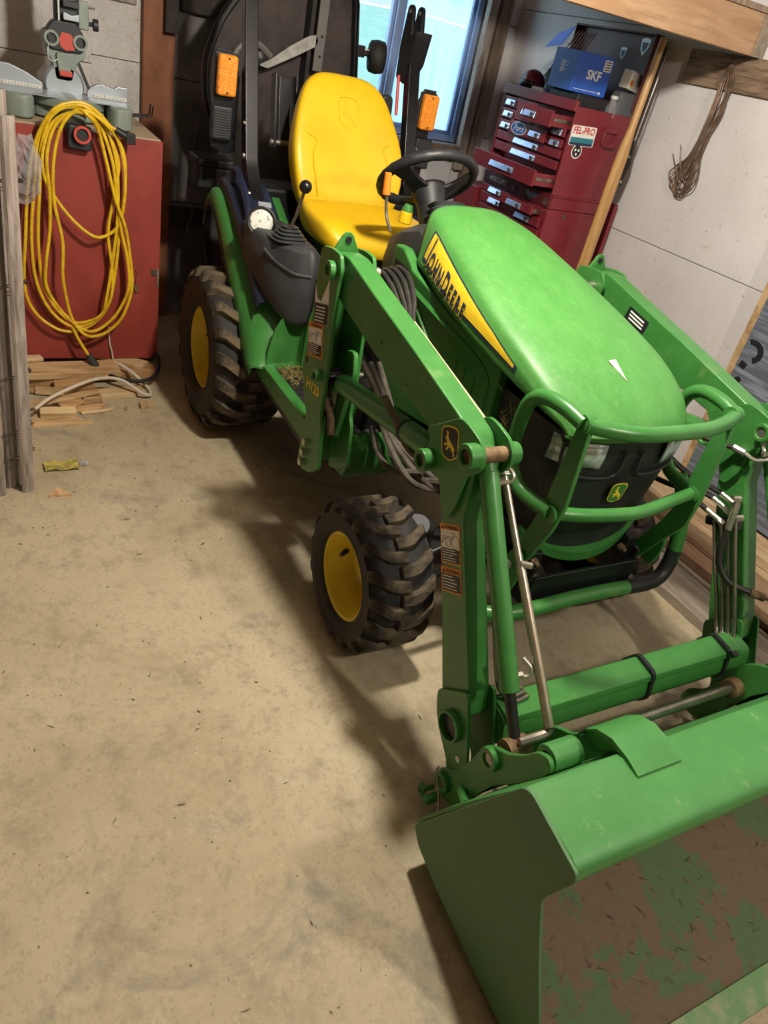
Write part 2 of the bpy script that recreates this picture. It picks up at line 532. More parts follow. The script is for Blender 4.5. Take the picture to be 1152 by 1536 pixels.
def floor_material():
    m, nt, p = new_mat('concrete_floor'); N, L = nt.nodes, nt.links
    tc = N.new('ShaderNodeTexCoord')
    def noise(sc, det=8, ro=0.6, dist=0.0, vec=None):
        n = N.new('ShaderNodeTexNoise'); n.inputs['Scale'].default_value = sc; n.inputs['Detail'].default_value = det; n.inputs['Roughness'].default_value = ro; n.inputs['Distortion'].default_value = dist
        L.new(vec or tc.outputs['Object'], n.inputs[0]); return n.outputs['Fac']
    def rng(f, a, b, c=0.0, d=1.0):
        r = N.new('ShaderNodeMapRange'); r.inputs['From Min'].default_value = a; r.inputs['From Max'].default_value = b
        r.inputs['To Min'].default_value = c; r.inputs['To Max'].default_value = d
        L.new(f, r.inputs['Value']); return r.outputs[0]
    def mix(fac, a, b):
        x = N.new('ShaderNodeMix'); x.data_type = 'RGBA'; L.new(fac, x.inputs['Factor'])
        for k, q in (('A', a), ('B', b)):
            if isinstance(q, tuple): x.inputs[k].default_value = q
            else: L.new(q, x.inputs[k])
        return x.outputs['Result']
    base = mix(rng(noise(1.6), 0.4, 0.62), srgb('#B9AB8E'), srgb('#AA9C7E'))
    base = mix(rng(noise(9.0, 12, 0.75), 0.5, 0.70, 0, 0.8), base, srgb('#8A7D64'))
    base = mix(rng(noise(30.0, 12, 0.8), 0.55, 0.75, 0, 0.7), base, srgb('#C8BA9D'))
    base = mix(rng(noise(70.0, 10, 0.8), 0.52, 0.68, 0, 0.6), base, srgb('#7E6E55'))
    # oil stains
    base = mix(rng(noise(2.6, 10, 0.7, 0.8), 0.57, 0.72, 0, 0.8), base, srgb('#74726A'))
    base = mix(rng(noise(90.0, 4), 0.68, 0.74, 0, 0.8), base, srgb('#4E463B'))
    L.new(base, p.inputs['Base Color'])
    L.new(rng(noise(5.0), 0.3, 0.7, 0.55, 0.8), p.inputs['Roughness'])
    bp = N.new('ShaderNodeBump'); bp.inputs['Strength'].default_value = 0.25; bp.inputs['Distance'].default_value = 0.006
    L.new(noise(55.0, 10, 0.8), bp.inputs['Height']); L.new(bp.outputs[0], p.inputs['Normal'])
floor_material()
def wall_material(name, c1, c2, stain, amt, web=0.0):
    m, nt, p = new_mat(name); N, L = nt.nodes, nt.links
    tc = N.new('ShaderNodeTexCoord')
    def noise(sc, det=8, ro=0.6, dist=0.0):
        n = N.new('ShaderNodeTexNoise'); n.inputs['Scale'].default_value = sc; n.inputs['Detail'].default_value = det; n.inputs['Roughness'].default_value = ro; n.inputs['Distortion'].default_value = dist
        L.new(tc.outputs['Object'], n.inputs[0]); return n.outputs['Fac']
    def rng(f, a, b, c=0.0, d=1.0):
        r = N.new('ShaderNodeMapRange'); r.inputs['From Min'].default_value = a; r.inputs['From Max'].default_value = b
        r.inputs['To Min'].default_value = c; r.inputs['To Max'].default_value = d
        L.new(f, r.inputs['Value']); return r.outputs[0]
    def mix(fac, a, b):
        x = N.new('ShaderNodeMix'); x.data_type = 'RGBA'; L.new(fac, x.inputs['Factor'])
        for k, q in (('A', a), ('B', b)):
            if isinstance(q, tuple): x.inputs[k].default_value = q
            else: L.new(q, x.inputs[k])
        return x.outputs['Result']
    base = mix(rng(noise(2.2), 0.4, 0.65), srgb(c1), srgb(c2))
    base = mix(rng(noise(9.0, 10, 0.7, 1.5), 0.62, 0.72, 0, amt), base, srgb(stain))
    base = mix(rng(noise(55.0, 5, 0.6), 0.665, 0.71, 0, 0.75), base, srgb('#6E5A48'))
    if web:
        # thin wandering lines of old glue and cobweb: the zero crossings of a distorted noise
        n = noise(11.0, 4, 0.6, 2.5)
        a = N.new('ShaderNodeMath'); a.operation = 'SUBTRACT'; L.new(n, a.inputs[0]); a.inputs[1].default_value = 0.5
        b = N.new('ShaderNodeMath'); b.operation = 'ABSOLUTE'; L.new(a.outputs[0], b.inputs[0])
        base = mix(rng(b.outputs[0], 0.0, 0.012, web, 0.0), base, srgb('#8A7458'))
    L.new(base, p.inputs['Base Color'])
    p.inputs['Roughness'].default_value = 0.75
    bp = N.new('ShaderNodeBump'); bp.inputs['Strength'].default_value = 0.3; bp.inputs['Distance'].default_value = 0.006
    L.new(noise(35.0, 8, 0.7), bp.inputs['Height']); L.new(bp.outputs[0], p.inputs['Normal'])
wall_material('white_wall', '#D8D5D6', '#CDC9C9', '#9B8C7C', 0.5)
wall_material('back_wall', '#CFCBC8', '#BDB8B4', '#7A6A58', 0.6, web=0.7)
wall_material('grey_wall', '#8A8683', '#5C5856', '#3A3531', 0.8)
def glass_material(name, tint, frost):
    m, nt, p = new_mat(name); N, L = nt.nodes, nt.links
    out = N['Material Output']
    tr = N.new('ShaderNodeBsdfTransparent'); tr.inputs[0].default_value = tint
    gl = N.new('ShaderNodeBsdfGlossy'); gl.inputs['Roughness'].default_value = 0.08
    tl = N.new('ShaderNodeBsdfTranslucent'); tl.inputs[0].default_value = (0.85, 0.92, 1, 1)
    tc = N.new('ShaderNodeTexCoord'); mp = N.new('ShaderNodeMapping'); mp.inputs['Scale'].default_value = (1, 9, 1.0)
    n = N.new('ShaderNodeTexNoise'); n.inputs['Scale'].default_value = 3; n.inputs['Detail'].default_value = 4
    L.new(tc.outputs['Object'], mp.inputs[0]); L.new(mp.outputs[0], n.inputs[0])
    r = N.new('ShaderNodeMapRange'); r.inputs['From Min'].default_value = 0.3; r.inputs['From Max'].default_value = 0.75; r.inputs['To Min'].default_value = frost*.45; r.inputs['To Max'].default_value = frost
    L.new(n.outputs['Fac'], r.inputs['Value'])
    m1 = N.new('ShaderNodeMixShader'); L.new(r.outputs[0], m1.inputs[0]); L.new(tr.outputs[0], m1.inputs[1]); L.new(tl.outputs[0], m1.inputs[2])
    m2 = N.new('ShaderNodeMixShader'); m2.inputs[0].default_value = 0.06; L.new(m1.outputs[0], m2.inputs[1]); L.new(gl.outputs[0], m2.inputs[2])
    L.new(m2.outputs[0], out.inputs['Surface'])
glass_material('window_glass', (0.9, 0.97, 1.0, 1), 0.10)
glass_material('window_glass_wet', (0.80, 0.92, 1.0, 1), 0.6)
def film_material(name):
    m, nt, p = new_mat(name); N, L = nt.nodes, nt.links
    out = N['Material Output']
    tr = N.new('ShaderNodeBsdfTransparent'); tr.inputs[0].default_value = (0.92, 0.92, 0.94, 1)
    p.inputs['Base Color'].default_value = (0.7, 0.7, 0.72, 1); p.inputs['Roughness'].default_value = 0.15
    mx = N.new('ShaderNodeMixShader'); mx.inputs[0].default_value = 0.22
    L.new(tr.outputs[0], mx.inputs[1]); L.new(p.outputs[0], mx.inputs[2]); L.new(mx.outputs[0], out.inputs['Surface'])
film_material('clear_film')
def tube_glow():
    m, nt, p = new_mat('lamp_tube'); p.inputs['Emission Color'].default_value = (1, 0.9, 0.75, 1); p.inputs['Emission Strength'].default_value = 4.0
tube_glow()
# ------------------------------------------------------------------ the setting
XB, YR, YL, XF, ZC = -1.30, 1.55, -3.20, 4.60, 2.50
b = B().box((XB-0.2, YL-0.2, -0.12), (XF+0.2, YR+0.2, 0.0))
b.make('floor', 'concrete_floor', kind='structure', label='bare concrete floor with dark stains and scuffs')
B().box((XB-0.2, YL-0.2, ZC), (XF+0.2, YR+0.2, ZC+0.1)).make('ceiling', 'ceiling_paint', kind='structure', label='plain painted ceiling above the tractor')
# back wall: slab with a window opening, courses of poured concrete in front of it
WY0, WY1, WZ0, WZ1 = 0.25, 1.315, 1.115, 2.15
b = B()
b.box((XB-0.16, YL, 0), (XB-0.02, WY0, ZC)).box((XB-0.16, WY1, 0), (XB-0.02, YR, ZC)).box((XB-0.16, WY0, 0), (XB-0.02, WY1, WZ0)).box((XB-0.16, WY0, WZ1), (XB-0.02, WY1, ZC))
wb_ = b.make('wall_back', 'grey_wall', kind='structure', label='old painted concrete back wall with the window')
zs = [0, 0.62, 1.205, 1.80, ZC]
for i in range(4):
    B().box((XB-0.02, YL, zs[i]+0.002), (XB, -0.80, zs[i+1]-0.002)).make('concrete_course', 'back_wall', wb_)
    B().box((XB-0.02, -0.7995, zs[i]+0.04 if i else 0), (XB, -0.44, zs[i+1]+(0.036 if i < 3 else -0.002))).make('concrete_course', 'back_wall', wb_)
    if i < 2:
        z1 = min(zs[i+1]-0.002, WZ0)
        B().box((XB-0.02, -0.436, zs[i]+0.002), (XB, WY0-0.0, zs[i+1]-0.002)).make('concrete_course', 'grey_wall', wb_, bevel=0.004)
        B().box((XB-0.02, WY0+0.003, zs[i]+0.002), (XB, WY1-0.003, z1)).make('concrete_course', 'white_wall', wb_, bevel=0.004)
    else:
        B().box((XB-0.02, -0.436, zs[i]+0.002), (XB, WY0-0.0, zs[i+1]-0.002)).make('concrete_course', 'grey_wall', wb_, bevel=0.004)
    B().box((XB-0.02, WY1+0.003, zs[i]+0.002-(0.03 if i else 0)), (XB, YR, zs[i+1]-0.002-(0.03 if i < 3 else 0))).make('concrete_course', 'white_wall', wb_, bevel=0.004)
# right wall
b = B().box((XB-0.2, YR+0.02, 0), (XF+0.2, YR+0.16, ZC))
wr_ = b.make('wall_right', 'white_wall', kind='structure', label='white painted concrete wall on the right with cracks and drips')
zs = [0, 0.985, 1.86, ZC]
for i in range(3):
    B().box((XB-0.02, YR, zs[i]+0.0015), (XF, YR+0.02, zs[i+1]-0.0015)).make('concrete_course', 'white_wall', wr_, bevel=0.003)
B().box((XB-0.2, YL-0.16, 0), (XF+0.2, YL, ZC)).make('wall_left', 'beige_wall', kind='structure', label='pale wall on the open side of the garage')
B().box((XF, YL, 0), (XF+0.15, YR, ZC)).make('wall_front', 'beige_wall', kind='structure', label='pale wall behind the photographer')

# window: two casements side by side, weathered casing and sill
win = B()
def win_frame(bb, y0, y1, z0, z1, x0, x1, w):
    bb.box((x0, y0, z0), (x1, y0+w, z1)).box((x0, y1-w, z0), (x1, y1, z1)).box((x0, y0+w, z0), (x1, y1-w, z0+w)).box((x0, y0+w, z1-w), (x1, y1-w, z1))
win_frame(win, WY0+0.004, WY1-0.004, WZ0+0.004, WZ1-0.004, XB-0.10, XB-0.03, 0.035)
win.box((XB-0.10, 0.772, WZ0+0.039), (XB-0.03, 0.812, WZ1-0.039))
wobj = win.make('window_1', 'sash', kind='structure', bevel=0.004, label='blue-lit window with two panes, the right one wet with condensation')
sg = B(); win_frame(sg, 0.813, WY1-0.040, WZ0+0.04, WZ1-0.04, XB-0.085, XB-0.05, 0.02)
sg.make('sash_frame', 'sash', wobj, bevel=0.003)
sg = B(); win_frame(sg, WY0+0.04, 0.771, WZ0+0.04, WZ1-0.04, XB-0.085, XB-0.05, 0.02)
sg.make('sash_frame', 'sash', wobj, bevel=0.003)
B().box((XB-0.07, 0.833, WZ0+0.06), (XB-0.066, WY1-0.06, WZ1-0.06)).make('pane', 'window_glass_wet', wobj)
B().box((XB-0.07, WY0+0.06, WZ0+0.06), (XB-0.066, 0.751, WZ1-0.06)).make('pane', 'window_glass', wobj)
tr = B().box((XB, WY1-0.01, 0.98), (XB+0.045, WY1+0.05, ZC-0.02)).make('trim_1', 'weathered', kind='structure', bevel=0.006, label='pale weathered window casing board right of the window')
B().box((XB, WY1+0.052, 0.90), (XB+0.06, WY1+0.135, ZC-0.02)).make('trim_2', 'old_wood', kind='structure', bevel=0.006, label='dark weathered stud beside the window casing')
B().box((XB, WY0-0.1, WZ0-0.075), (XB+0.07, WY1-0.012, WZ0-0.002)).make('trim_3', 'old_wood', kind='structure', bevel=0.008, label='dark rotten sill under the window')
# brown painted post and black block on the back wall
B().box((XB, -0.575, 0), (XB+0.05, -0.425, ZC-0.002)).make('trim_4', 'brown_paint', kind='structure', bevel=0.004, label='brown painted plank on the back wall beside the red cabinet')
B().box((XB+0.052, -0.485, 1.395), (XB+0.10, -0.425, 2.3)).make('trim_5', 'black_old_wood', kind='structure', bevel=0.004, label='blackened block of wood nailed on the brown plank')
B().box((XB+0.002, -0.424, 0.52), (XB+0.06, 0.2, 0.60)).make('trim_6', 'black_old_wood', kind='structure', bevel=0.004, label='black horizontal rail low on the back wall')
B().box((XB+0.002, -0.40, 1.49), (XB+0.05, -0.18, 1.60)).make('trim_7', 'black_old_wood', kind='structure', bevel=0.01, label='blackened ledge high on the back wall')
B().box((XB+0.003, -0.78, 1.475), (XB+0.02, -0.60, 1.52)).make('trim_8', 'weathered', kind='structure', bevel=0.004, label='thin pale lath on the back wall above the saw')
# wooden shelf above the tool chest
bo = B().box((0.40, 0.10, 1.80), (0.44, 1.485, 1.945)).make('trim_9', 'beam_wood', kind='structure', bevel=0.003, label='pale pine board edging the overhead shelf')
for y, z in ((1.462, 1.925), (1.455, 1.835), (0.98, 1.84)):
    B().cyl((0.44, y, z), (0.4415, y, z), 0.005, n=10).make('nail_head', 'zinc', bo)
for i in range(4):
    x1 = 0.442-i*0.34
    B().box((x1-0.335, 0.62, 1.947), (x1, 1.548, 1.968)).make('trim_10', 'old_wood', kind='structure', label='dark plank of the overhead shelf, seen from below, number %s from its front edge' % ['one', 'two', 'three', 'four'][i])
B().box((0.41, 1.486, 1.80), (0.45, 1.548, 1.945)).make('trim_11', 'grey_board', kind='structure', label='short grey filler block between shelf board and wall')

# outside: rising lawn, track, shrubs
prof = [(-1.5, 0.30), (-5.0, 0.95), (-9.0, 1.62), (-11.5, 2.02)]
def strip(name, prof, matn, label, y0=-9, y1=16):
    bb = B(); n = 24
    rows = [[(x, y0+(y1-y0)*j/n, z+0.04*math.sin(j*1.7+x)) for j in range(n+1)] for x, z in prof]
    bb.loft(rows)
    return bb.make(name, matn, kind='structure', label=label, smooth=True)
strip('lawn', prof, 'lawn', 'pale green lawn rising outside the window')
strip('gravel_track', [(-11.5, 2.05), (-13.6, 2.42)], 'gravel', 'pale gravel track beyond the lawn outside the window')
strip('far_bank', [(-13.6, 2.42), (-16, 2.9), (-30, 5)], 'lawn', 'far green bank behind the shrubs outside')
random.seed(3)
hg = B()
rows = []
for i in range(40):
    y = -8+22*i/39
    rows.append([(-15.0+random.uniform(-.25, .25)+.4*math.cos(t), y+random.uniform(-.1, .1), 2.5+(1.0+.9*math.sin(t))*random.uniform(.85, 1.15)*1.2) for t in [-.5+.45*j for j in range(9)]])
hg.loft(rows).make('hedge', 'bush', label='hazy bluish hedge beyond the gravel track outside the window', cat='hedge', smooth=True)

# ceiling bulbs that light the place
for k, (lc, pw, lcol) in enumerate(LAMPS):
    t = thing('ceiling_bulb', ['bare ceiling bulb above the tractor hood', 'bare ceiling bulb in front of the loader bucket'][k], 'lamp', (lc[0], lc[1], lc[2]), group='ceiling bulbs')
    B().lathe([(0.0, .001), (0.0, .055), (-.03, .055), (-.05, .03), (-.12, .026), (-.12, .001)], (lc[0], lc[1], ZC), (0, 0, 1), 24).make('socket', 'white_item', t, smooth=True, angle=40)
    B().lathe([(0.06, .015), (0.03, .02), (0.0, .034), (-.03, .038), (-.055, .026), (-.063, .001)], (lc[0], lc[1], lc[2]+.025), (0, 0, 1), 24).make('bulb', 'lamp_tube', t, smooth=True)
B().box((0.40, 0.10, 1.969), (0.44, 0.19, ZC-0.002)).make('trim_12', 'beam_wood', kind='structure', label='upright hanger holding the end of the overhead shelf board')
# ------------------------------------------------------------------ the tractor
T = thing('compact_tractor', 'green compact tractor with yellow seat and front loader parked in the garage', 'tractor', (0.75, 0, 0))
FX = frame((0, 1, 0), (0, 0, 1))          # faces +x: right = +y, up = z
FYR = frame((1, 0, 0), (0, 0, 1))         # right = +x, up = z, normal = -y  (faces the tractor's right)
DEER = [(.18,.70),(.24,.76),(.30,.80),(.27,.90),(.21,.95),(.29,.92),(.32,1.0),(.36,.91),(.45,.97),(.41,.87),(.37,.80),(.44,.79),(.42,.72),(.55,.60),(.68,.50),(.80,.42),(.86,.34),(.93,.33),(.87,.27),(.84,.19),(.90,.08),(.87,.0),(.80,.05),(.77,.17),(.68,.24),(.58,.34),(.47,.38),(.40,.30),(.28,.22),(.22,.27),(.33,.38),(.30,.43),(.16,.40),(.08,.46),(.12,.51),(.27,.48),(.31,.54),(.29,.60),(.27,.66),(.22,.65)]
def shield(w, h, r=0.25):
    return [tuple(q) for q in round_poly([(-w*.44,-h*.36),(0,-h*.5),(w*.44,-h*.36),(w*.5,h*.30),(w*.40,h*.46),(0,h*.5),(-w*.40,h*.46),(-w*.5,h*.30)], r*w*0.5, 3)]
def emblem(parent, loc, fr, w, h, mback, mrim, mdeer, up=0.0008, flip=False):
    loc = Vector(loc); n = fr@Vector((0, 0, 1))
    e = flat('emblem', shield(w, h), loc, fr, mrim, parent, thick=up)
    flat('emblem_field', shield(w*.91, h*.92), loc+n*up, fr, mback, parent, thick=up*0.5)
    sg = -1 if flip else 1
    flat('deer', [((x-.5)*w*.72*sg, (y-.5)*h*.74) for x, y in DEER], loc+n*up*1.6, fr, mdeer, parent, thick=up*0.5)
    return e

# --- wheels
def lug_geo(R, Rt, hw, wid, side, k):
    path = [(0.0, 1.00, Rt-0.34*(R-0.13)*0.35, Rt-0.02), (0.0, 0.93, R-0.016, Rt-0.02), (0.10*k, 0.80, R-0.002, Rt-0.012), (0.62*k, 0.42, R, Rt-0.004), (0.72*k, 0.20, R, Rt-0.004), (0.75*k, -0.12, R-0.001, Rt-0.004)]
    b = B(); rows = []
    for s, y, rt, rl in path:
        row = []
        for ds, r in ((-wid/2*1.25, rl), (wid/2*1.25, rl), (wid/2, rt), (-wid/2, rt)):
            phi = -(s+ds)/R
            row.append((r*math.cos(phi), side*y*hw, r*math.sin(phi)))
        rows.append(row)
    b.loft(rows, closed=True, caps=True)
    return b
def wheel(cx, cy, R, w, rim_r, nl, lh, lw, k, steer=0.0, label=None):
    sg = 1 if cy > 0 else -1
    hw = w/2; Rt = R-lh; c = Vector((cx, cy, R))
    ax = Vector((0, sg, 0))
    half = [(hw*.74, rim_r), (hw*.90, rim_r+.006), (hw*.97, rim_r+.02), (hw*1.0, rim_r*.55+Rt*.45), (hw*.985, rim_r*.2+Rt*.8), (hw*.93, Rt-.020), (hw*.82, Rt-.006), (hw*.4, Rt), (0, Rt+.002)]
    prof = [(-h, r) for h, r in half]+[(h, r) for h, r in reversed(half[:-1])]
    tire = B().lathe(prof, c, ax, 56).make('tire', 'rubber', T, smooth=True, angle=60, org=c, label=label)
    # moulded ring on the sidewall
    B().lathe([(hw*.955, rim_r+.022), (hw*1.012, rim_r+.030), (hw*1.012, rim_r+.034), (hw*.96, rim_r+.042)], c, ax, 56).make('sidewall_ring', 'wheel_rubber_face', tire, smooth=True, org=c)
    meshes = {}
    for s in (1, -1):
        first = None
        for i in range(nl):
            a = 2*PI*(i+(0.5 if s < 0 else 0))/nl+0.07
            if first is None:
                b = lug_geo(R, Rt, hw, lw, s*sg, k)
                b.v = [c+p for p in b.v]
                first = b.make('tread_lug', 'lug_rubber', tire, org=c, bevel=0.004, seg=1)
                first.rotation_euler = (0, a, 0)
            else:
                share('tread_lug', first, c, tire, (0, a, 0))
    # rim: deep dish
    rp = [(hw*.72, rim_r+.004), (hw*.80, rim_r+.010), (hw*.84, rim_r+.004), (hw*.83, rim_r-.006), (hw*.70, rim_r-.012), (hw*.52, rim_r-.016), (hw*.40, rim_r-.026), (hw*.05, rim_r-.030), (-hw*.05, rim_r-.036), (-hw*.10, rim_r-.060), (hw*.02, rim_r*.50), (hw*.02, rim_r*.36), (hw*.16, rim_r*.33), (hw*.16, rim_r*.12), (hw*.15, 0.002)]
    rim = B().lathe(rp, c, ax, 48).make('rim', 'yellow_rim', T, smooth=True, angle=50, org=c)
    for i in range(5):
        a = 2*PI*i/5+0.3
        q = c+Vector((math.cos(a)*rim_r*.43, sg*hw*.02, math.sin(a)*rim_r*.43))
        B().cyl(q, q+ax*0.014, 0.011, n=6).make('wheel_bolt', 'zinc', rim)
    q = c+Vector((-rim_r*0.80, sg*hw*.28, rim_r*0.06))
    B().cyl(q, q+Vector((0.022, sg*0.030, 0.004)), 0.0085, 0.0068, n=10).make('valve_stem', 'black_plastic', rim, smooth=True)
    return tire
wheel(1.45, -0.457, 0.232, 0.216, 0.132, 17, 0.020, 0.034, 0.060, label='front tire with dusty chevron lugs')
wheel(1.45, 0.457, 0.232, 0.216, 0.132, 17, 0.020, 0.034, 0.060)
wheel(0.0, -0.452, 0.335, 0.300, 0.165, 19, 0.026, 0.046, 0.085, label='large rear tire')
wheel(0.0, 0.452, 0.335, 0.300, 0.165, 19, 0.026, 0.046, 0.085)

# --- chassis, axles, engine
b = B().box((-0.25, -0.17, 0.30), (0.55, 0.17, 0.62)).box((0.55, -0.13, 0.33), (1.05, 0.13, 0.60))
b.make('transmission_housing', 'dark_metal', T, bevel=0.02)
b = B()
for s in (-1, 1):
    b.prism([(0.95, 0.40), (1.60, 0.44), (1.80, 0.44), (1.80, 0.52), (1.55, 0.56), (0.95, 0.56)], 'y', s*0.16, s*0.20)
b.make('frame_rail', 'black_paint', T, bevel=0.004)
B().box((1.0, -0.155, 0.5), (1.62, 0.155, 0.93)).make('engine_block', 'dark_metal', T, bevel=0.03)
ax_ = B().prism([(-.30, .26), (.30, .26), (.30, .31), (.12, .37), (-.12, .37), (-.30, .31)], 'x', 1.40, 1.50)
axo = ax_.make('front_axle', 'dark_metal', T, bevel=0.012)
for s in (-1, 1):
    B().cyl((1.45, s*0.30, 0.232), (1.45, s*0.44, 0.232), 0.055, n=20).cyl((1.45, s*0.325, 0.20), (1.45, s*0.325, 0.40), 0.052, n=20).make('axle_hub', 'dark_metal', axo, bevel=0.006)
    B().cyl((1.485, s*0.350, 0.392), (1.497, s*0.366, 0.428), 0.040, n=22).make('hub_cap', 'grey_plastic', axo, bevel=0.004, smooth=True)
    B().tube([(1.56, s*0.12, 0.30), (1.565, s*0.25, 0.295), (1.575, s*0.345, 0.285)], 0.012, 10).make('tie_rod', 'black_paint', axo, smooth=True)
B().cyl((0, -0.32, 0.335), (0, 0.32, 0.335), 0.085, n=24).make('rear_axle', 'dark_metal', T, smooth=True)
# belly: fuel tank / battery tray between the axles
B().prism([(0.42, 0.30), (0.93, 0.30), (0.96, 0.60), (0.42, 0.62)], 'y', -0.30, -0.17).make('fuel_tank', 'black_plastic', T, bevel=0.02)
B().prism([(0.42, 0.30), (0.93, 0.30), (0.96, 0.60), (0.42, 0.62)], 'y', 0.17, 0.30).make('battery_tray', 'black_plastic', T, bevel=0.02)

# --- hood as one smooth sheet
HC = [
 [(.87,0,1.180),(.87,.08,1.177),(.88,.138,1.163),(.90,.168,1.138),(.93,.192,1.080),(.955,.212,1.020)],
 [(1.0,0,1.163),(1.0,.09,1.160),(1.0,.160,1.147),(1.01,.190,1.122),(1.025,.212,1.068),(1.04,.226,1.008)],
 [(1.2,0,1.117),(1.2,.11,1.113),(1.2,.192,1.097),(1.2,.220,1.070),(1.2,.238,1.025),(1.2,.245,.975)],
 [(1.42,0,1.058),(1.42,.13,1.053),(1.42,.222,1.036),(1.42,.246,1.010),(1.42,.255,.978),(1.42,.257,.943)],
 [(1.60,0,1.008),(1.60,.14,1.002),(1.60,.228,.985),(1.60,.249,.960),(1.60,.254,.938),(1.60,.254,.917)],
 [(1.725,0,.962),(1.72,.13,.955),(1.715,.212,.938),(1.71,.235,.918),(1.71,.239,.907),(1.71,.238,.897)],
 [(1.80,0,.915),(1.792,.12,.908),(1.775,.190,.896),(1.762,.212,.888),(1.758,.216,.884),(1.755,.216,.880)],
 [(1.832,0,.874),(1.824,.11,.871),(1.802,.178,.868),(1.785,.200,.866),(1.780,.205,.866),(1.775,.206,.866)],
]
def _cr1(p0, p1, p2, p3, t):
    return 0.5*((2*p1)+(p2-p0)*t+(2*p0-5*p1+4*p2-p3)*t*t+(3*p1-p0-3*p2+p3)*t*t*t)
def _eval(lst, t):
    n = len(lst)-1; i = min(max(int(t), 0), n-1); f = t-i
    p1, p2 = lst[i], lst[i+1]
    p0 = lst[i-1] if i > 0 else p1*2-p2
    p3 = lst[i+2] if i+2 <= n else p2*2-p1
    return _cr1(p0, p1, p2, p3, f)
HCV = [[Vector(p) for p in r] for r in HC]
def hood_pt(u, v):
    """u along 0..7, v around: 0 ridge .. 5 lower edge; negative v = right side"""
    s = 1 if v >= 0 else -1
    a = abs(v)
    col = [_eval(HCV[i], a) if a > 0 else HCV[i][0] for i in range(len(HCV))]
    if a < 1:   # keep the crown flat across the ridge
        col = []
        for r in HCV:
            lst = [Vector((r[1].x, -r[1].y, r[1].z))]+list(r)
            col.append(_eval(lst, a+1))
    p = _eval(col, u)
    return Vector((p.x, s*p.y, p.z))
def hood_n(u, v):
    e = 0.02
    du = hood_pt(min(u+e, 7), v)-hood_pt(max(u-e, 0), v); dv = hood_pt(u, v+e)-hood_pt(u, v-e)
    n = du.cross(dv)
    if n.length < 1e-12: return Vector((0, 0, 1))
    n.normalize()
    q = hood_pt(u, v)
    if n.dot(Vector((0, q.y, 0.12))) < 0: n = -n
    return n
NU, NV = 56, 48
rows = []
for i in range(NU+1):
    u = 7*i/NU
    row = []
    for j in range(NV+1):
        v = -5+10*j/NV
        p = hood_pt(u, v)
        # shallow centre groove towards the nose emblem
        g = max(0, 1-abs(p.y)/0.012)*0.005 if 1.02 < p.x < 1.66 else 0
        row.append(p-Vector((0, 0, g)))
    rows.append(row)
hood = B().loft(rows).make('hood', 'hood_green', T, smooth=True, angle=180, solid=0.006)
# rolled rim under the hood front
B().tube([hood_pt(7, -5+10*j/30)+Vector((-0.004, 0, -0.003)) for j in range(31)], 0.006, 8).make('hood_lip', 'hood_green', hood, smooth=True)
# yellow side stripe with blue edge and lettering, laid on the hood surface
def u_of_x(x, v):
    lo, hi = 0.0, 7.0
    for _ in range(30):
        m = (lo+hi)/2
        if hood_pt(m, v).x < x: lo = m
        else: hi = m
    return (lo+hi)/2
def hood_sheet(name, fn, matn, off, nu=30, nv=6, side=-1):
    """fn(s) -> (x, v0, v1)"""
    rows = []
    for i in range(nu+1):
        x, v0, v1 = fn(i/nu)
        row = []
        for j in range(nv+1):
            v = side*(v0+(v1-v0)*j/nv); u = u_of_x(x, v)
            row.append(hood_pt(u, v)+hood_n(u, v)*off)
        rows.append(row)
    return B().loft(rows).make(name, matn, hood, smooth=True, angle=180)
def band(s, m=0.0):
    x = 0.985+m*0.010+s*(0.60-m*0.022)
    top = 3.05+0.10*s+m*0.10+(0.55*max(0, s-0.8)/0.2*0.4)
    low = 4.62-0.62*max(0, (s-0.45)/0.55)-m*0.20
    return (x, top, low)
for side in (-1, 1):
    hood_sheet('decal_edge', lambda s: band(s), 'label_blue', 0.0040, side=side)
    hood_sheet('decal_stripe', lambda s: band(s, 1), 'decal_yellow', 0.0046, side=side)
    for q in (0.18, 0.38, 0.58, 0.78):
        hood_sheet('decal_pinstripe', (lambda q: (lambda s: (band(s, 1)[0], band(s, 1)[1]+(band(s, 1)[2]-band(s, 1)[1])*(q-.012), band(s, 1)[1]+(band(s, 1)[2]-band(s, 1)[1])*(q+.012))))(q), 'logo_yellow', 0.0049, side=side, nv=1)
    for bold, matn, off in ((0.0056, 'decal_yellow', 0.0056), (0.0021, 'label_blue', 0.0076)):
        # small capitals with larger initials, as on the hood
        bb = B(); x = 1.016 if bold < .004 else 1.0135
        for word in ('JOHN', 'DEERE'):
            for k, ch in enumerate(word):
                sz = 0.088 if k == 0 else 0.070
                v, f = text_geo(ch, sz, bold=bold)
                w0 = min(p.x for p in v); w1 = max(p.x for p in v)
                gw = (w1-w0)*0.60
                base = min(p.y for p in v)
                vv = []
                for p in v:
                    px = x+(p.x-w0)*0.60
                    h = (p.y-base)/0.066-(0.0 if bold < .004 else 0.06)
                    vp = 4.62-1.12*h if side < 0 else 4.62-1.12*h
                    if side > 0: px = 1.005+(1.395-px)
                    vq = side*vp; u = u_of_x(px, vq)
                    vv.append(hood_pt(u, vq)+hood_n(u, vq)*off)
                bb.add(vv, f)
                x += gw+(0.0085 if bold < .004 else 0.0035)
            x += 0.004
        bb.make('lettering' if matn == 'label_blue' else 'lettering_outline', matn, hood, fixn=False)
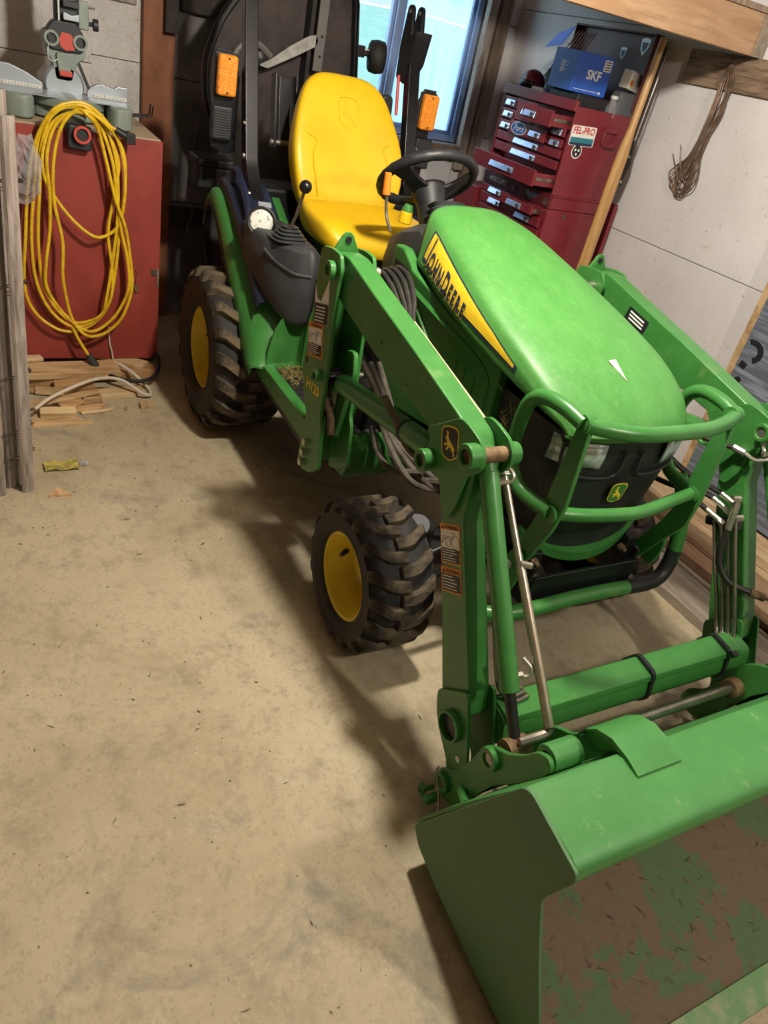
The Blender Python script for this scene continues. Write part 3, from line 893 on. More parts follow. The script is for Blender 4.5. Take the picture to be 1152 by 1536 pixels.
# chrome dart on the nose
p = hood_pt(u_of_x(1.66, 0), 0)
d = B(); q0 = Vector((1.640, -0.012, p.z+0.010)); q1 = Vector((1.640, 0.012, p.z+0.010)); q2 = Vector((1.712, 0.0, p.z-0.014)); q3 = Vector((1.650, 0, p.z+0.018))
d.add([q0, q1, q2, q3, q0-Vector((0, 0, .02)), q1-Vector((0, 0, .02))], [(0, 2, 3), (2, 1, 3), (1, 0, 3), (0, 4, 2), (1, 2, 5), (0, 1, 5, 4)])
d.make('nose_dart', 'steel', hood)

# --- side panels under the hood
for s in (-1, 1):
    low = [hood_pt(u_of_x(x, 5), 5) for x in (0.97, 1.1, 1.2, 1.3, 1.4, 1.48)]
    top = [(0.845, 1.045), (0.90, 1.047), (0.962, 1.014)]+[(p.x+0.004, p.z-0.014) for p in low]
    poly = top+[(1.505, 0.915), (1.515, 0.66), (1.0, 0.56), (0.86, 0.70), (0.835, 0.90)]
    sp = B().prism(poly, 'y', s*0.200, s*0.236).make('side_panel', 'green', T, bevel=0.008)
    # raised border and recessed screen
    outer = [(0.99, 0.965), (1.40, 0.905), (1.475, 0.875), (1.487, 0.68), (1.44, 0.665), (1.05, 0.83)]
    def sc(poly, k):
        cx = sum(p[0] for p in poly)/len(poly); cz = sum(p[1] for p in poly)/len(poly)
        return [(cx+(p[0]-cx)*k, cz+(p[1]-cz)*k) for p in poly]
    o_ = round_poly(outer, 0.03); i_ = round_poly(sc(outer, 0.9), 0.03)
    n = len(o_); v = [(p.x, s*0.238, p.y) for p in o_]+[(p.x, s*0.246, p.y) for p in [Vector(q) for q in i_]]+[(p[0], s*0.237, p[1]) for p in [tuple(q) for q in round_poly(sc(outer, 0.86), 0.03)]]
    f = [(i, (i+1) % n, n+(i+1) % n, n+i) for i in range(n)]+[(n+i, n+(i+1) % n, 2*n+(i+1) % n, 2*n+i) for i in range(n)]
    B().add(v, f).make('panel_ridge', 'green', sp, smooth=True)
    B().tube([(1.00, s*0.238, 0.94), (1.2, s*0.239, 0.815), (1.38, s*0.239, 0.70)], 0.006, 8).make('panel_crease', 'green', sp, smooth=True)
    for k in range(3):
        B().box((1.31+k*0.05, min(s*.236, s*.2395), 0.72), (1.313+k*0.05, max(s*.236, s*.2395), 0.87-k*.01)).make('panel_rib', 'green', sp)
    flat('model_plate', [(-0.04, -.026), (.045, -.032), (.045, .014), (-.04, .02)], (0.905, s*0.2365, 0.985), frame((-s, 0, 0), (0, 0, 1)), 'label_black', sp, thick=0.0008)
    # plain rear shoulder below the label
# --- grille: black nose
def grille_half(z):
    t = (z-0.49)/(0.868-0.49)
    hw = 0.172+0.036*t
    xf = 1.775+0.040*t
    return hw, xf
rows = []
for i in range(13):
    z = 0.49+(0.868-0.49)*i/12
    hw, xf = grille_half(z)
    row = []
    outl = [(1.50, -hw-0.004), (1.62, -hw-0.006), (xf-0.075, -hw-0.004), (xf-0.032, -hw+0.004), (xf-0.012, -hw*0.88), (xf, -hw*0.55), (xf+0.004, 0), (xf, hw*0.55), (xf-0.012, hw*0.88), (xf-0.032, hw-0.004), (xf-0.075, hw+0.004), (1.62, hw+0.006), (1.50, hw+0.004)]
    rows.append([(x, y, z) for x, y in [(p.x, p.y) for p in cr([(a, c_, 0) for a, c_ in outl], 3)]])
grille = B().loft(rows).make('grille', 'grille_black', T, smooth=True, angle=60)
for y in (-0.075, 0.075, -0.13, 0.13):
    B().tube([(grille_half(z)[1]+0.002-abs(y)*0.05-0.8*max(0, abs(y)-0.1)*0.5, y*(0.92+0.1*(z-.49)), z) for z in (0.51, 0.6, 0.7, 0.78)], 0.004, 6).make('grille_rib', 'grille_black', grille, smooth=True)
# headlamp pockets
for s in (-1, 1):
    b = B(); P = []
    for yy, dz in ((0.108, 0), (0.140, 0), (0.172, 0), (0.192, -0.002), (0.206, -.004), (0.214, -.006)):
        x = 1.820-max(0, yy-0.09)*0.30-max(0, yy-.19)*2.2
        P.append([(x+0.006, s*yy, 0.792+dz), (x+0.010, s*yy, 0.825), (x+0.008, s*yy, 0.858)])
    b.loft(P).make('headlight', 'headlight', grille, smooth=True, solid=0.006)
    B().tube(cr([(1.775, s*0.206, 0.85), (1.780, s*0.203, 0.79), (1.795, s*0.180, 0.765), (1.812, s*0.12, 0.758), (1.817, s*0.06, 0.757), (1.818, s*0.035, 0.772), (1.821, s*0.03, 0.83)], 4), 0.004, 8).make('lamp_bezel', 'black_plastic', grille, smooth=True)
emblem(grille, (1.8165, 0.0, 0.705), frame((0.02, 1, 0), (0.1, 0, 1)), 0.056, 0.064, 'green', 'logo_yellow', 'logo_yellow', 0.0015)
# green lip under the grille
b = B(); rows = []
for j in range(17):
    t = -1+2*j/16
    y = t*0.215; x = 1.800-0.05*abs(t)**2.2; z = 0.470+0.065*abs(t)**2
    rows.append([(x, y, z), (x+0.004, y, z+0.030), (x-0.02, y*0.99, z+0.036), (x-0.024, y*0.99, z)])
b.loft(rows, closed=True, caps=True).make('grille_lip', 'green', T, smooth=True)
# --- front weight bracket (black channel)
wbk = B().prism([(-.205, .335), (.185, .375), (.20, .462), (-.19, .462)], 'x', 1.822, 1.834).box((1.66, -0.200, 0.36), (1.822, -0.190, 0.49)).box((1.66, 0.190, 0.36), (1.822, 0.200, 0.49)).make('weight_bracket', 'black_paint', T, bevel=0.003)
for y, z in ((-0.11, 0.43), (-0.13, 0.375), (0.10, 0.44), (0.12, 0.40)):
    B().cyl((1.833, y, z), (1.8352, y, z), 0.006, n=10).make('bolt_hole', 'print_black', wbk)
for y, z in ((0.13, 0.50), (-0.19, 0.50)):
    B().cyl((1.80, y, z), (1.812, y, z), 0.010, n=6).cyl((1.812, y, z), (1.824, y, z), 0.006, n=8).make('bolt', 'rusty', wbk)

# --- brush guard
guard_m = 'green'
for s in (-1, 1):
    up = [(1.842, 0.955), (1.868, 0.962), (1.880, 0.945), (1.893, 0.70), (1.885, 0.61), (1.835, 0.52), (1.790, 0.43), (1.752, 0.43), (1.775, 0.50), (1.815, 0.59), (1.832, 0.66), (1.835, 0.80)]
    if s < 0:
        up = [(1.842, 0.955), (1.868, 0.962), (1.880, 0.945), (1.893, 0.74), (1.880, 0.66), (1.85, 0.57), (1.815, 0.485), (1.782, 0.50), (1.800, 0.60), (1.825, 0.70), (1.835, 0.85)]
    g = B().prism([tuple(q) for q in round_poly(up, 0.012, 3)], 'y', s*0.244, s*0.258).make('guard_upright', guard_m, T, bevel=0.003)
    B().prism([tuple(q) for q in round_poly([(1.775, 0.43), (1.83, 0.425), (1.845, 0.50), (1.83, 0.56), (1.785, 0.545)], 0.02, 3)], 'y', s*0.262, s*0.272).make('guard_foot', guard_m, T, bevel=0.003)
    for x, z in ((1.803, 0.505), (1.803, 0.462)):
        B().cyl((x, s*0.272, z), (x, s*0.284, z), 0.013, n=6).make('bolt', 'zinc', T)
# upper bar, side loops and lower bar are one bent tube
def arcpts(pts, k=5): return cr(pts, k)
top = [(1.862, -0.262, 0.945), (1.895, -0.21, 0.944), (1.922, -0.13, 0.943), (1.925, 0.0, 0.943), (1.918, 0.10, 0.943), (1.890, 0.20, 0.943), (1.862, 0.262, 0.944)]
def loop(s):
    return [(1.862, s*0.264, 0.945), (1.80, s*0.272, 0.955), (1.735, s*0.278, 0.950), (1.695, s*0.280, 0.920), (1.682, s*0.280, 0.865), (1.685, s*0.280, 0.790), (1.700, s*0.280, 0.742), (1.745, s*0.276, 0.706), (1.80, s*0.270, 0.700), (1.858, s*0.262, 0.702)]
low = [(1.858, -0.262, 0.702), (1.885, -0.18, 0.702), (1.902, -0.08, 0.702), (1.905, 0.0, 0.702), (1.890, 0.09, 0.702), (1.872, 0.17, 0.702), (1.855, 0.262, 0.702)]
gb = B().tube(cr(top, 5), 0.0190, 14).make('guard_bar', guard_m, T, smooth=True)
B().tube(cr(low, 5), 0.0175, 14).make('guard_bar', guard_m, T, smooth=True)
for s in (-1, 1):
    B().tube(cr(loop(s), 5), 0.0185, 14).make('guard_loop', guard_m, T, smooth=True)
    for zz in (0.945, 0.702):
        B().cyl((1.862, s*0.240, zz), (1.862, s*0.268, zz), 0.0225, n=18).make('weld_collar', guard_m, T, smooth=True)
# lower bumper tube
bp = [(1.93, -0.40, 0.370), (1.915, -0.33, 0.374), (1.885, -0.24, 0.380), (1.862, -0.14, 0.386), (1.857, 0.0, 0.388), (1.858, 0.14, 0.386), (1.858, 0.24, 0.380), (1.850, 0.295, 0.390), (1.843, 0.325, 0.420), (1.836, 0.335, 0.47), (1.82, 0.335, 0.55), (1.80, 0.325, 0.63), (1.785, 0.30, 0.68)]
bp = [(1.74, -0.335, 0.40), (1.80, -0.34, 0.365), (1.845, -0.30, 0.372), (1.862, -0.20, 0.382), (1.860, -0.08, 0.388), (1.858, 0.06, 0.388), (1.858, 0.18, 0.384), (1.856, 0.26, 0.382), (1.850, 0.305, 0.395), (1.843, 0.328, 0.430), (1.836, 0.335, 0.48), (1.815, 0.335, 0.56), (1.79, 0.325, 0.64), (1.765, 0.30, 0.70)]
B().tube(cr(bp, 6), 0.0215, 16).make('bumper_bar', 'green', T, smooth=True)
B().tube(cr([(1.858, 0.16, 0.385), (1.858, 0.19, 0.384)]+bp[7:11], 6), 0.0222, 16).make('bumper_sleeve', 'black_plastic', T, smooth=True)
# dry grass caught beside the grille
random.seed(11)
b = B()
for k in range(170):
    c = Vector((1.60+random.gauss(0, .030), -0.225-abs(random.gauss(0, .010)), 0.72+random.gauss(0, .045)))
    d = Vector((random.uniform(-1, 1), random.uniform(-.5, .2), random.uniform(-1, 1))).normalized()*random.uniform(.012, .035)
    e = d.orthogonal().normalized()*0.0012
    b.add([c-d, c+e, c+d, c-e], [(0, 1, 2, 3)])
b.make('grass_clump', 'hay', T, kind='stuff', fixn=False)
# --- seat
def ring_sec(c, ex, ey, hw, th, n=24, bol=0.0, p=3.2):
    """superellipse section: ex thickness direction, ey width direction; bolsters pushed forward at the sides"""
    out = []
    for j in range(n):
        t = 2*PI*j/n
        cs, sn = math.cos(t), math.sin(t)
        y = math.copysign(abs(cs)**(2/p), cs)*hw
        x = math.copysign(abs(sn)**(2/p), sn)*th
        if x > 0: x += bol*(abs(y)/hw)**2.5
        out.append(Vector(c)+Vector(ex)*x+Vector(ey)*y)
    return out
st = [(-0.015, 0.925, .19, .030, 0), (-0.02, 0.945, .215, .045, .01), (-0.045, 1.00, .236, .052, .03), (-0.085, 1.09, .252, .054, .045), (-0.125, 1.17, .246, .052, .042), (-0.16, 1.25, .225, .048, .028), (-0.195, 1.33, .195, .044, .014), (-0.22, 1.375, .165, .040, .008), (-0.235, 1.402, .125, .032, 0), (-0.242, 1.412, .08, .016, 0)]
rows = []
for x, z, hw, th, bo in st:
    rows.append(ring_sec((x, 0, z), Vector((0.92, 0, 0.36)), (0, 1, 0), hw, th, 32, bo))
SEAT = B().loft(rows, closed=True, caps=True)
from mathutils.bvhtree import BVHTree as _BT
SEAT_BVH = _BT.FromPolygons(SEAT.v, SEAT.f)
seat_b = SEAT.make('seat_backrest', 'yellow_seat', T, smooth=True, angle=180, subsurf=1)
st = [(-0.03, 0.925, .19, .045), (0.0, 0.930, .215, .052), (0.06, 0.925, .240, .054), (0.15, 0.915, .255, .055), (0.25, 0.912, .255, .056), (0.32, 0.905, .240, .052), (0.365, 0.892, .215, .042), (0.385, 0.878, .18, .024)]
rows = []
for x, z, hw, th in st:
    sec = ring_sec((x, 0, z), (0, 0, 1), (0, 1, 0), hw, th, 32, 0.028 if 0 < x < .33 else .008)
    rows.append(sec)
seat_c = B().loft(rows, closed=True, caps=True).make('seat_cushion', 'yellow_seat', T, smooth=True, angle=180, subsurf=1)
B().box((-0.06, -0.20, 0.80), (0.33, 0.20, 0.868)).box((-0.10, -0.12, 0.62), (0.26, 0.12, 0.80)).make('seat_base', 'black_plastic', T, bevel=0.015)
# moulded shield and seams on the backrest
sn = Vector((0.92, 0, 0.36)).normalized(); fr = frame((0, 1, 0), (-0.36, 0, 0.92))
def seat_hit(y, z):
    h = SEAT_BVH.ray_cast(Vector((1.0, y, z+.36/.92*0.0)), Vector((-1, 0, 0)))
    return h[0] if h[0] is not None else Vector((0, y, z))
B().tube([seat_hit(x, 1.292+y*.93)+Vector((.0006, 0, 0)) for x, y in shield(0.092, 0.115)], 0.0020, 6, closed=True).make('moulded_shield', 'yellow_seat', seat_b, smooth=True)
dv = [seat_hit((x-.5)*.066, 1.292+(y-.5)*.078) for x, y in DEER]; nd = len(dv)
B().add([p-Vector((.001, 0, 0)) for p in dv]+[p+Vector((.0022, 0, .0006)) for p in dv], [tuple(range(nd)), tuple(range(2*nd-1, nd-1, -1))]+[(q, (q+1) % nd, nd+(q+1) % nd, nd+q) for q in range(nd)]).make('moulded_deer', 'yellow_seat', seat_b)
for s in (-1, 1):
    pts = [seat_hit(s*y, z)+Vector((.0005, 0, 0)) for y, z in [(p.x, p.y) for p in cr([(.150, .995, 0), (.160, 1.06, 0), (.168, 1.13, 0), (.150, 1.185, 0), (.185, 1.205, 0)], 8)]]
    B().tube(pts, 0.0045, 6).make('seam', 'yellow_seat', seat_b, smooth=True)
random.seed(5)
b = B()
for k in range(60):
    c = Vector((0.045+random.uniform(-.012, .02), -0.02+random.gauss(0, .055), 0.972+random.uniform(0, .006)))
    d = Vector((random.uniform(-1, 1), random.uniform(-1, 1), random.uniform(0, .5))).normalized()*random.uniform(.006, .018); e = Vector((0, 0, 1)).cross(d).normalized()*0.0018
    b.add([c-d, c+e, c+d, c-e], [(0, 1, 2, 3)])
b.make('grass_litter', 'grass_dry', T, kind='stuff', fixn=False)

# --- steering wheel, column, dash cowl
swc = Vector((0.545, 0.015, 1.192)); tilt = R_(39)
sx = Vector((math.cos(tilt), 0, math.sin(tilt))); sy = Vector((0, 1, 0)); sz = sx.cross(sy)   # sx points front-up in the wheel plane
if sz.z < 0: sz = -sz
RW = 0.163
rim_pts = []; rad = []
for j in range(72):
    t = 2*PI*j/72
    rim_pts.append(swc+sx*math.cos(t)*RW+sy*math.sin(t)*RW)
    rad.append(0.0175+(0.0012*math.sin(j*PI*1.0) if False else 0)+0.001*math.cos(j*2.2))
sw = B().tube(rim_pts, rad, 12, closed=True).make('steering_wheel', 'black_plastic', T, smooth=True)
for a in (R_(180), R_(68), R_(-68)):
    e = sx*math.cos(a)+sy*math.sin(a); tn = -sx*math.sin(a)+sy*math.cos(a)
    rows = []
    for q, w_, dz in ((0.015, .040, -.045), (0.06, .032, -.040), (0.11, .026, -.018), (0.152, .034, -.002)):
        c = swc+e*q+sz*dz
        rows.append([c-tn*w_-sz*.008, c+tn*w_-sz*.008, c+tn*w_+sz*.006, c-tn*w_+sz*.006])
    B().loft(rows, closed=True, caps=True).make('wheel_spoke', 'black_plastic', sw, smooth=True, bevel=0.004)
B().cyl(swc-sz*0.11, swc-sz*0.03, 0.045, 0.062, n=24).make('wheel_hub', 'black_plastic', sw, smooth=True)
B().cyl(swc-sz*0.30+Vector((0.0, 0, 0)), swc-sz*0.10, 0.055, 0.048, n=20).make('steering_column', 'black_plastic', T, smooth=True)
# corrugated boot between column and hood
rows = []
cc = Vector((0.77, 0, 1.075)); bd = Vector((-0.40, 0, 0.62)).normalized()
for k in range(9):
    c = cc+bd*(0.011*k); hw = (0.098 if k % 2 == 0 else 0.084)-k*0.004; hh = hw*0.62
    rows.append(ring_sec(c, bd.cross(Vector((0, 1, 0))), (0, 1, 0), hw, hh, 24, 0, 2.8))
B().loft(rows, closed=True, caps=True).make('column_boot', 'grey_plastic', T, smooth=True, angle=30)
# cowl: dark dash body between seat and hood
rows = []
for x, hw, z0, z1 in ((0.60, .13, .60, 1.00), (0.66, .165, .58, 1.05), (0.76, .185, .56, 1.09), (0.88, .195, .56, 1.125), (0.95, .20, .56, 1.10)):
    sec = []
    for y, z in ((-hw, z0), (-hw, z1-.10), (-hw*.92, z1-.03), (-hw*.6, z1), (0, z1+.008), (hw*.6, z1), (hw*.92, z1-.03), (hw, z1-.10), (hw, z0)):
        sec.append((x, y, z))
    rows.append(sec)
B().loft(rows, closed=True, caps=True).make('dash_cowl', 'grey_plastic', T, smooth=True, angle=40)
# levers
lv = B().tube(cr([(0.745, -0.205, 1.055), (0.728, -0.215, 1.085), (0.712, -0.218, 1.115), (0.700, -0.222, 1.18)], 4), 0.0055, 8).make('throttle_lever', 'steel', T, smooth=True)
B().cyl((0.702, -0.222, 1.155), (0.694, -0.224, 1.222), 0.0135, 0.0115, n=14).make('lever_grip', 'orange', lv, smooth=True, bevel=0.003)
kn = B().cyl((0.60, -0.075, 1.055), (0.603, -0.074, 1.095), 0.026, 0.020, n=16).make('shift_knob', 'yellow_seat', T, smooth=True, bevel=0.004)
B().cyl((0.603, -0.074, 1.094), (0.606, -0.072, 1.115), 0.021, 0.014, n=16).make('knob_cap', 'green', kn, smooth=True, bevel=0.004)

# --- fenders (both sides), with black crown, handle, console
for s in (-1, 1):
    A = [(-0.30, .80), (-0.285, .86), (-0.235, .905), (-0.16, .885), (-0.06, .815), (0.06, .715), (0.17, .61), (0.27, .53), (0.36, .455), (0.42, .43)]
    Bc = [(-0.32, .82), (-0.300, .89), (-0.245, .935), (-0.155, .925), (-0.03, .85), (0.10, .755), (0.235, .645), (0.345, .555), (0.42, .47), (0.445, .435)]
    Cc = [(-0.32, .83), (-0.300, .905), (-0.245, .950), (-0.14, .945), (-0.01, .885), (0.13, .80), (0.27, .70), (0.375, .605), (0.43, .50), (0.45, .437)]
    rows = []
    Ap = cr([(a[0], 0, a[1]) for a in A], 3); Bp = cr([(a[0], 0, a[1]) for a in Bc], 3); Cp = cr([(a[0], 0, a[1]) for a in Cc], 3)
    for a, m, c in zip(Ap, Bp, Cp):
        rows.append([(a.x-0.010, s*0.508, a.z-0.035), (a.x, s*0.512, a.z), ((a.x+m.x)/2+.006, s*0.500, (a.z+m.z)/2+.008), (m.x, s*0.476, m.z), ((m.x+c.x)/2, s*0.440, (m.z+c.z)/2+.002), (c.x, s*0.33, c.z), (c.x, s*0.26, c.z)])
    fn = B().loft(rows).make('fender', 'green', T, smooth=True, angle=60, solid=0.008)
    # black edge strip along the outer rim
    B().tube([(a.x-0.012, s*0.508, a.z-0.036) for a in Ap], 0.009, 8).make('fender_edge', 'black_plastic', fn, smooth=True)
    # inner fender wall down to the platform
    wp = [(-0.25, .40), (-0.25, .93), (-0.14, .935), (-0.01, .875), (0.13, .79), (0.27, .69), (0.37, .60), (0.43, .50), (0.44, .44), (0.30, .40)]
    B().prism(wp, 'y', s*0.262, s*0.275).make('fender_wall', 'black_plastic', fn)
    # navy crown with grab handle
    rows = []
    for a, m in list(zip(Cp, Bp))[6:21]:
        rows.append([(a.x-.004, s*0.482, a.z-.010), (a.x+.004, s*0.476, a.z+.022), (a.x+.012, s*0.44, a.z+.034), (a.x+.012, s*0.33, a.z+.036), (a.x, s*0.30, a.z+.01)])
    cw = B().loft(rows).make('fender_crown', 'navy_plastic', T, smooth=True, angle=60, solid=0.006)
    hb = [Vector((-0.13, s*0.455, 0.975)), Vector((-0.14, s*0.452, 1.02)), Vector((-0.10, s*0.45, 1.03)), Vector((-0.02, s*0.45, 0.985)), Vector((0.06, s*0.452, 0.925)), Vector((0.085, s*0.455, 0.885))]
    B().tube(cr(hb, 5), 0.012, 10).make('grab_handle', 'navy_plastic', cw, smooth=True)
    # console: a dark moulded box that narrows to a rounded point down the green panel
    CS = [(.905, [(.10,.328),(.10,.455),(.30,.460),(.42,.402),(.450,.350),(.440,.328)]),
          (.888, [(.08,.318),(.08,.472),(.32,.478),(.452,.408),(.482,.346),(.470,.318)]),
          (.80, [(.11,.316),(.12,.474),(.345,.476),(.468,.404),(.492,.345),(.480,.316)]),
          (.74, [(.20,.316),(.21,.466),(.372,.464),(.473,.402),(.492,.346),(.480,.317)]),
          (.69, [(.29,.317),(.30,.446),(.402,.444),(.475,.396),(.490,.348),(.480,.319)]),
          (.65, [(.37,.320),(.38,.422),(.436,.420),(.475,.388),(.486,.352),(.478,.324)]),
          (.628, [(.43,.328),(.435,.400),(.456,.398),(.474,.380),(.480,.356),(.474,.334)]),
          (.618, [(.455,.345),(.457,.372),(.462,.372),(.467,.366),(.468,.356),(.466,.348)])]
    rows = []
    for z, pts in CS:
        rows.append([(p.x, s*p.y, z) for p in cr([(a, c_, 0) for a, c_ in pts], 4, closed=True)])
    con_ = B().loft(rows, closed=True, caps=True).make('console', 'grey_plastic', T, smooth=True, angle=50)
    B().tube(cr([(0.35, s*.479, .862), (0.40, s*.452, .835), (0.470, s*.405, .815), (0.494, s*.345, .812)], 6), 0.006, 8).make('console_ridge', 'grey_plastic', con_, smooth=True)
    # green post plate beside the console
    B().prism([(0.42, 0.44), (0.455, 0.44), (0.47, 0.60), (0.49, 0.80), (0.46, 0.80)], 'y', s*0.300, s*0.322).make('console_post', 'green', T, bevel=0.004)
    B().prism([(s*a, z) for a, z in ((.462, .435), (.29, .435), (.29, .66), (.40, .66), (.435, .60), (.455, .52))], 'x', 0.432, 0.444).make('fender_front', 'green', T, bevel=0.003)
# work light on the right console
lt = B().lathe([(-.050, .012), (-.046, .030), (-.020, .049), (0.0, .054), (.010, .054), (.012, .050), (.010, .045), (.004, .044)], (0.225, -0.452, 0.925), (0.88, -0.42, 0.18), 28).make('work_light', 'black_plastic', T, smooth=True)
B().lathe([(.002, .0445), (.006, .040), (.008, .02), (.0085, .001)], (0.225, -0.452, 0.925), (0.88, -0.42, 0.18), 28).make('lens', 'chrome_lens', lt, smooth=True)
B().box((0.19, -0.475, 0.865), (0.21, -0.43, 0.90)).make('bracket', 'black_paint', lt)
# joystick with folded rubber boot
jc = Vector((0.36, -0.395, 0.920))
rows = []
for k in range(10):
    w_ = (0.068 if k % 2 == 0 else 0.056)-0.0048*k
    c = jc+Vector((0, 0, 0.0055*k-0.014))
    rows.append(ring_sec(c, (1, 0, 0), (0, 1, 0), w_, w_*0.95, 20, 0, 4))
js = B().loft(rows, closed=True, caps=True).make('joystick_boot', 'grey_plastic', T, smooth=True, angle=30)
B().tube([(0.37, -0.405, 0.92), (0.405, -0.395, 1.00), (0.435, -0.39, 1.085)], 0.0062, 10).make('joystick_rod', 'steel', js, smooth=True)
B().sph((0.438, -0.388, 1.102), 0.022, n=20, m=12).make('joystick_knob', 'black_paint', js, smooth=True, angle=180)
flat('switch_plate', rect(0.05, 0.026, .004), (0.10, -0.40, 0.955), frame((0.1, 1, 0), (-0.8, 0, 0.5)), 'saw_light', T, thick=0.004)
B().tube(cr([(0.44, -0.315, 0.86), (0.50, -0.325, 0.82), (0.60, -0.335, 0.745), (0.66, -0.34, 0.70)], 4), 0.006, 8).make('position_lever', 'steel', T, smooth=True)
B().sph((0.43, -0.313, 0.865), 0.014, n=12, m=8).make('lever_knob', 'black_paint', T, smooth=True)

# --- operator platform
for s in (-1, 1):
    B().box((0.30, min(s*.13, s*.455), 0.415), (0.96, max(s*.13, s*.455), 0.435)).make('platform', 'grey_plastic', T, bevel=0.004)
    mt = B().box((0.45, min(s*.20, s*.425), 0.436), (0.93, max(s*.20, s*.425), 0.443)).make('floor_mat', 'rubber', T, bevel=0.003)
    for k in range(9):
        B().box((0.47+k*0.05, min(s*.22, s*.41), 0.443), (0.49+k*0.05, max(s*.22, s*.41), 0.447)).make('mat_rib', 'rubber', mt)
    pr = [tuple(q) for q in round_poly([(0.36, .395), (0.93, .36), (0.97, .41), (0.95, .445), (0.44, .452), (0.42, .44)], 0.012, 2)]
    B().prism(pr, 'y', s*0.425, s*0.470).make('step_skirt', 'green', T, bevel=0.008)
    rb = [tuple(q) for q in round_poly([(0.32, .40), (0.36, .37), (0.90, .33), (0.95, .345), (0.96, .375), (0.90, .37), (0.37, .40)], 0.006, 2)]
    B().prism(rb, 'y', s*0.42, s*0.462).make('step_bumper', 'black_plastic', T, bevel=0.006)
random.seed(21)
b = B()
for k in range(420):
    r = random.random()
    c = Vector((0.50+random.uniform(-.035, .16)*r, -0.34+random.uniform(-.09, .06), 0.452+0.032*(1-r)*random.random()))
    d = Vector((random.uniform(-1, 1), random.uniform(-1, 1), random.uniform(-.3, .5))).normalized()*random.uniform(.006, .02); e = Vector((0, 0, 1)).cross(d).normalized()*0.0013
    b.add([c-d, c+e, c+d, c-e], [(0, 1, 2, 3)])
b.make('grass_litter', 'grass_dry', T, kind='stuff', fixn=False)

# --- roll bar posts, lights, brackets
for s in (-1, 1):
    y0, y1 = 0.348, 0.402
    zt = 1.56 if s > 0 else 1.95; xt = -.335-(zt-1.66)*.30
    y0, y1 = (0.348, 0.402) if s < 0 else (0.328, 0.382)
    post = [(xt-.05, zt), (xt-.004, zt), (-0.160, 1.06), (-0.098, .985), (0.03, .90), (0.02, .865), (-0.14, .935), (-0.207, 1.04)]
    po = B().prism([tuple(q) for q in round_poly(post, 0.03, 3)], 'y', s*y0, s*y1).make('rollbar_post', 'black_paint', T, bevel=0.006)
    for x, z in ((-0.178, 1.075), (-0.075, .955), (-0.01, .915), (-0.20, 1.19)):
        B().cyl((x, s*y1, z), (x, s*(y1+0.008), z), 0.010 if z < 1.1 else .006, n=12).make('bolt', 'zinc', po)
    # hinge ears at the top of the far post
    for dy in ((0.325, 0.372) if s > 0 else ()):
        ear = [(-0.385, 1.44), (-0.305, 1.42), (-0.300, 1.57), (-0.335, 1.70), (-0.355, 1.712), (-0.378, 1.70), (-0.395, 1.56)]
        B().prism([tuple(q) for q in round_poly(ear, 0.012, 3)], 'y', s*(dy-.005), s*(dy+.010)).make('hinge_ear', 'black_paint', po, bevel=0.002)
        B().cyl((-0.355, s*(dy-.007), 1.685), (-0.355, s*(dy+.012), 1.685), 0.008, n=12).make('hinge_pin', 'zinc', po)
    if s > 0:
        B().prism([tuple(q) for q in round_poly([(-0.33, 1.46), (-0.29, 1.50), (-0.272, 1.58), (-0.262, 1.625), (-0.285, 1.61), (-0.33, 1.60)], .008, 2)], 'y', s*.318, s*.395).make('hinge_plate', 'black_paint', po, bevel=0.003)
    # light bracket with amber lamp and ribbed reflector below
    B().prism([(-.345*s*-1 if False else s*.400, 1.06), (s*.44, 1.05), (s*.50, 1.07), (s*.50, 1.42), (s*.44, 1.42), (s*.40, 1.33)], 'x', -0.325, -0.312).make('light_bracket', 'black_paint', po, bevel=0.003)
    am = B().obox((-0.285, s*0.462, 1.333), (0.035, 0.078, 0.142)).make('amber_lamp', 'amber', T, bevel=0.012, seg=3)
    B().obox((-0.309, s*0.462, 1.333), (0.012, 0.088, 0.152)).make('lamp_housing', 'black_plastic', am, bevel=0.008)
    for zz in (0.058, -0.058):
        B().cyl((-0.268, s*0.462, 1.333+zz), (-0.2655, s*0.462, 1.333+zz), 0.004, n=8).make('screw', 'dark_metal', am)
    for i in range(9):
        B().box((-0.2685, s*0.462-0.033, 1.276+i*0.0135), (-0.2665, s*0.462+0.033, 1.281+i*0.0135)).make('lens_rib', 'amber', am)
    rl = B().obox((-0.292, s*0.470, 1.165), (0.030, 0.088, 0.128)).make('tail_lamp', 'black_plastic', T, bevel=0.012, seg=3)
    for i in range(11):
        B().box((-0.277, s*0.470-0.034, 1.115+i*0.0095), (-0.2735, s*0.470+0.034, 1.119+i*0.0095)).make('lamp_rib', 'grey_plastic', rl)
B().box((-0.70, -0.475, 0.855), (-0.56, -0.325, 0.95)).box((-0.71, -0.485, 0.945), (-0.55, -0.315, 0.985)).make('storage_box', 'black_plastic', T, bevel=0.012)
B().box((-0.30, -0.345, 0.80), (-0.12, 0.345, 0.98)).make('rear_panel', 'black_paint', T, bevel=0.02)
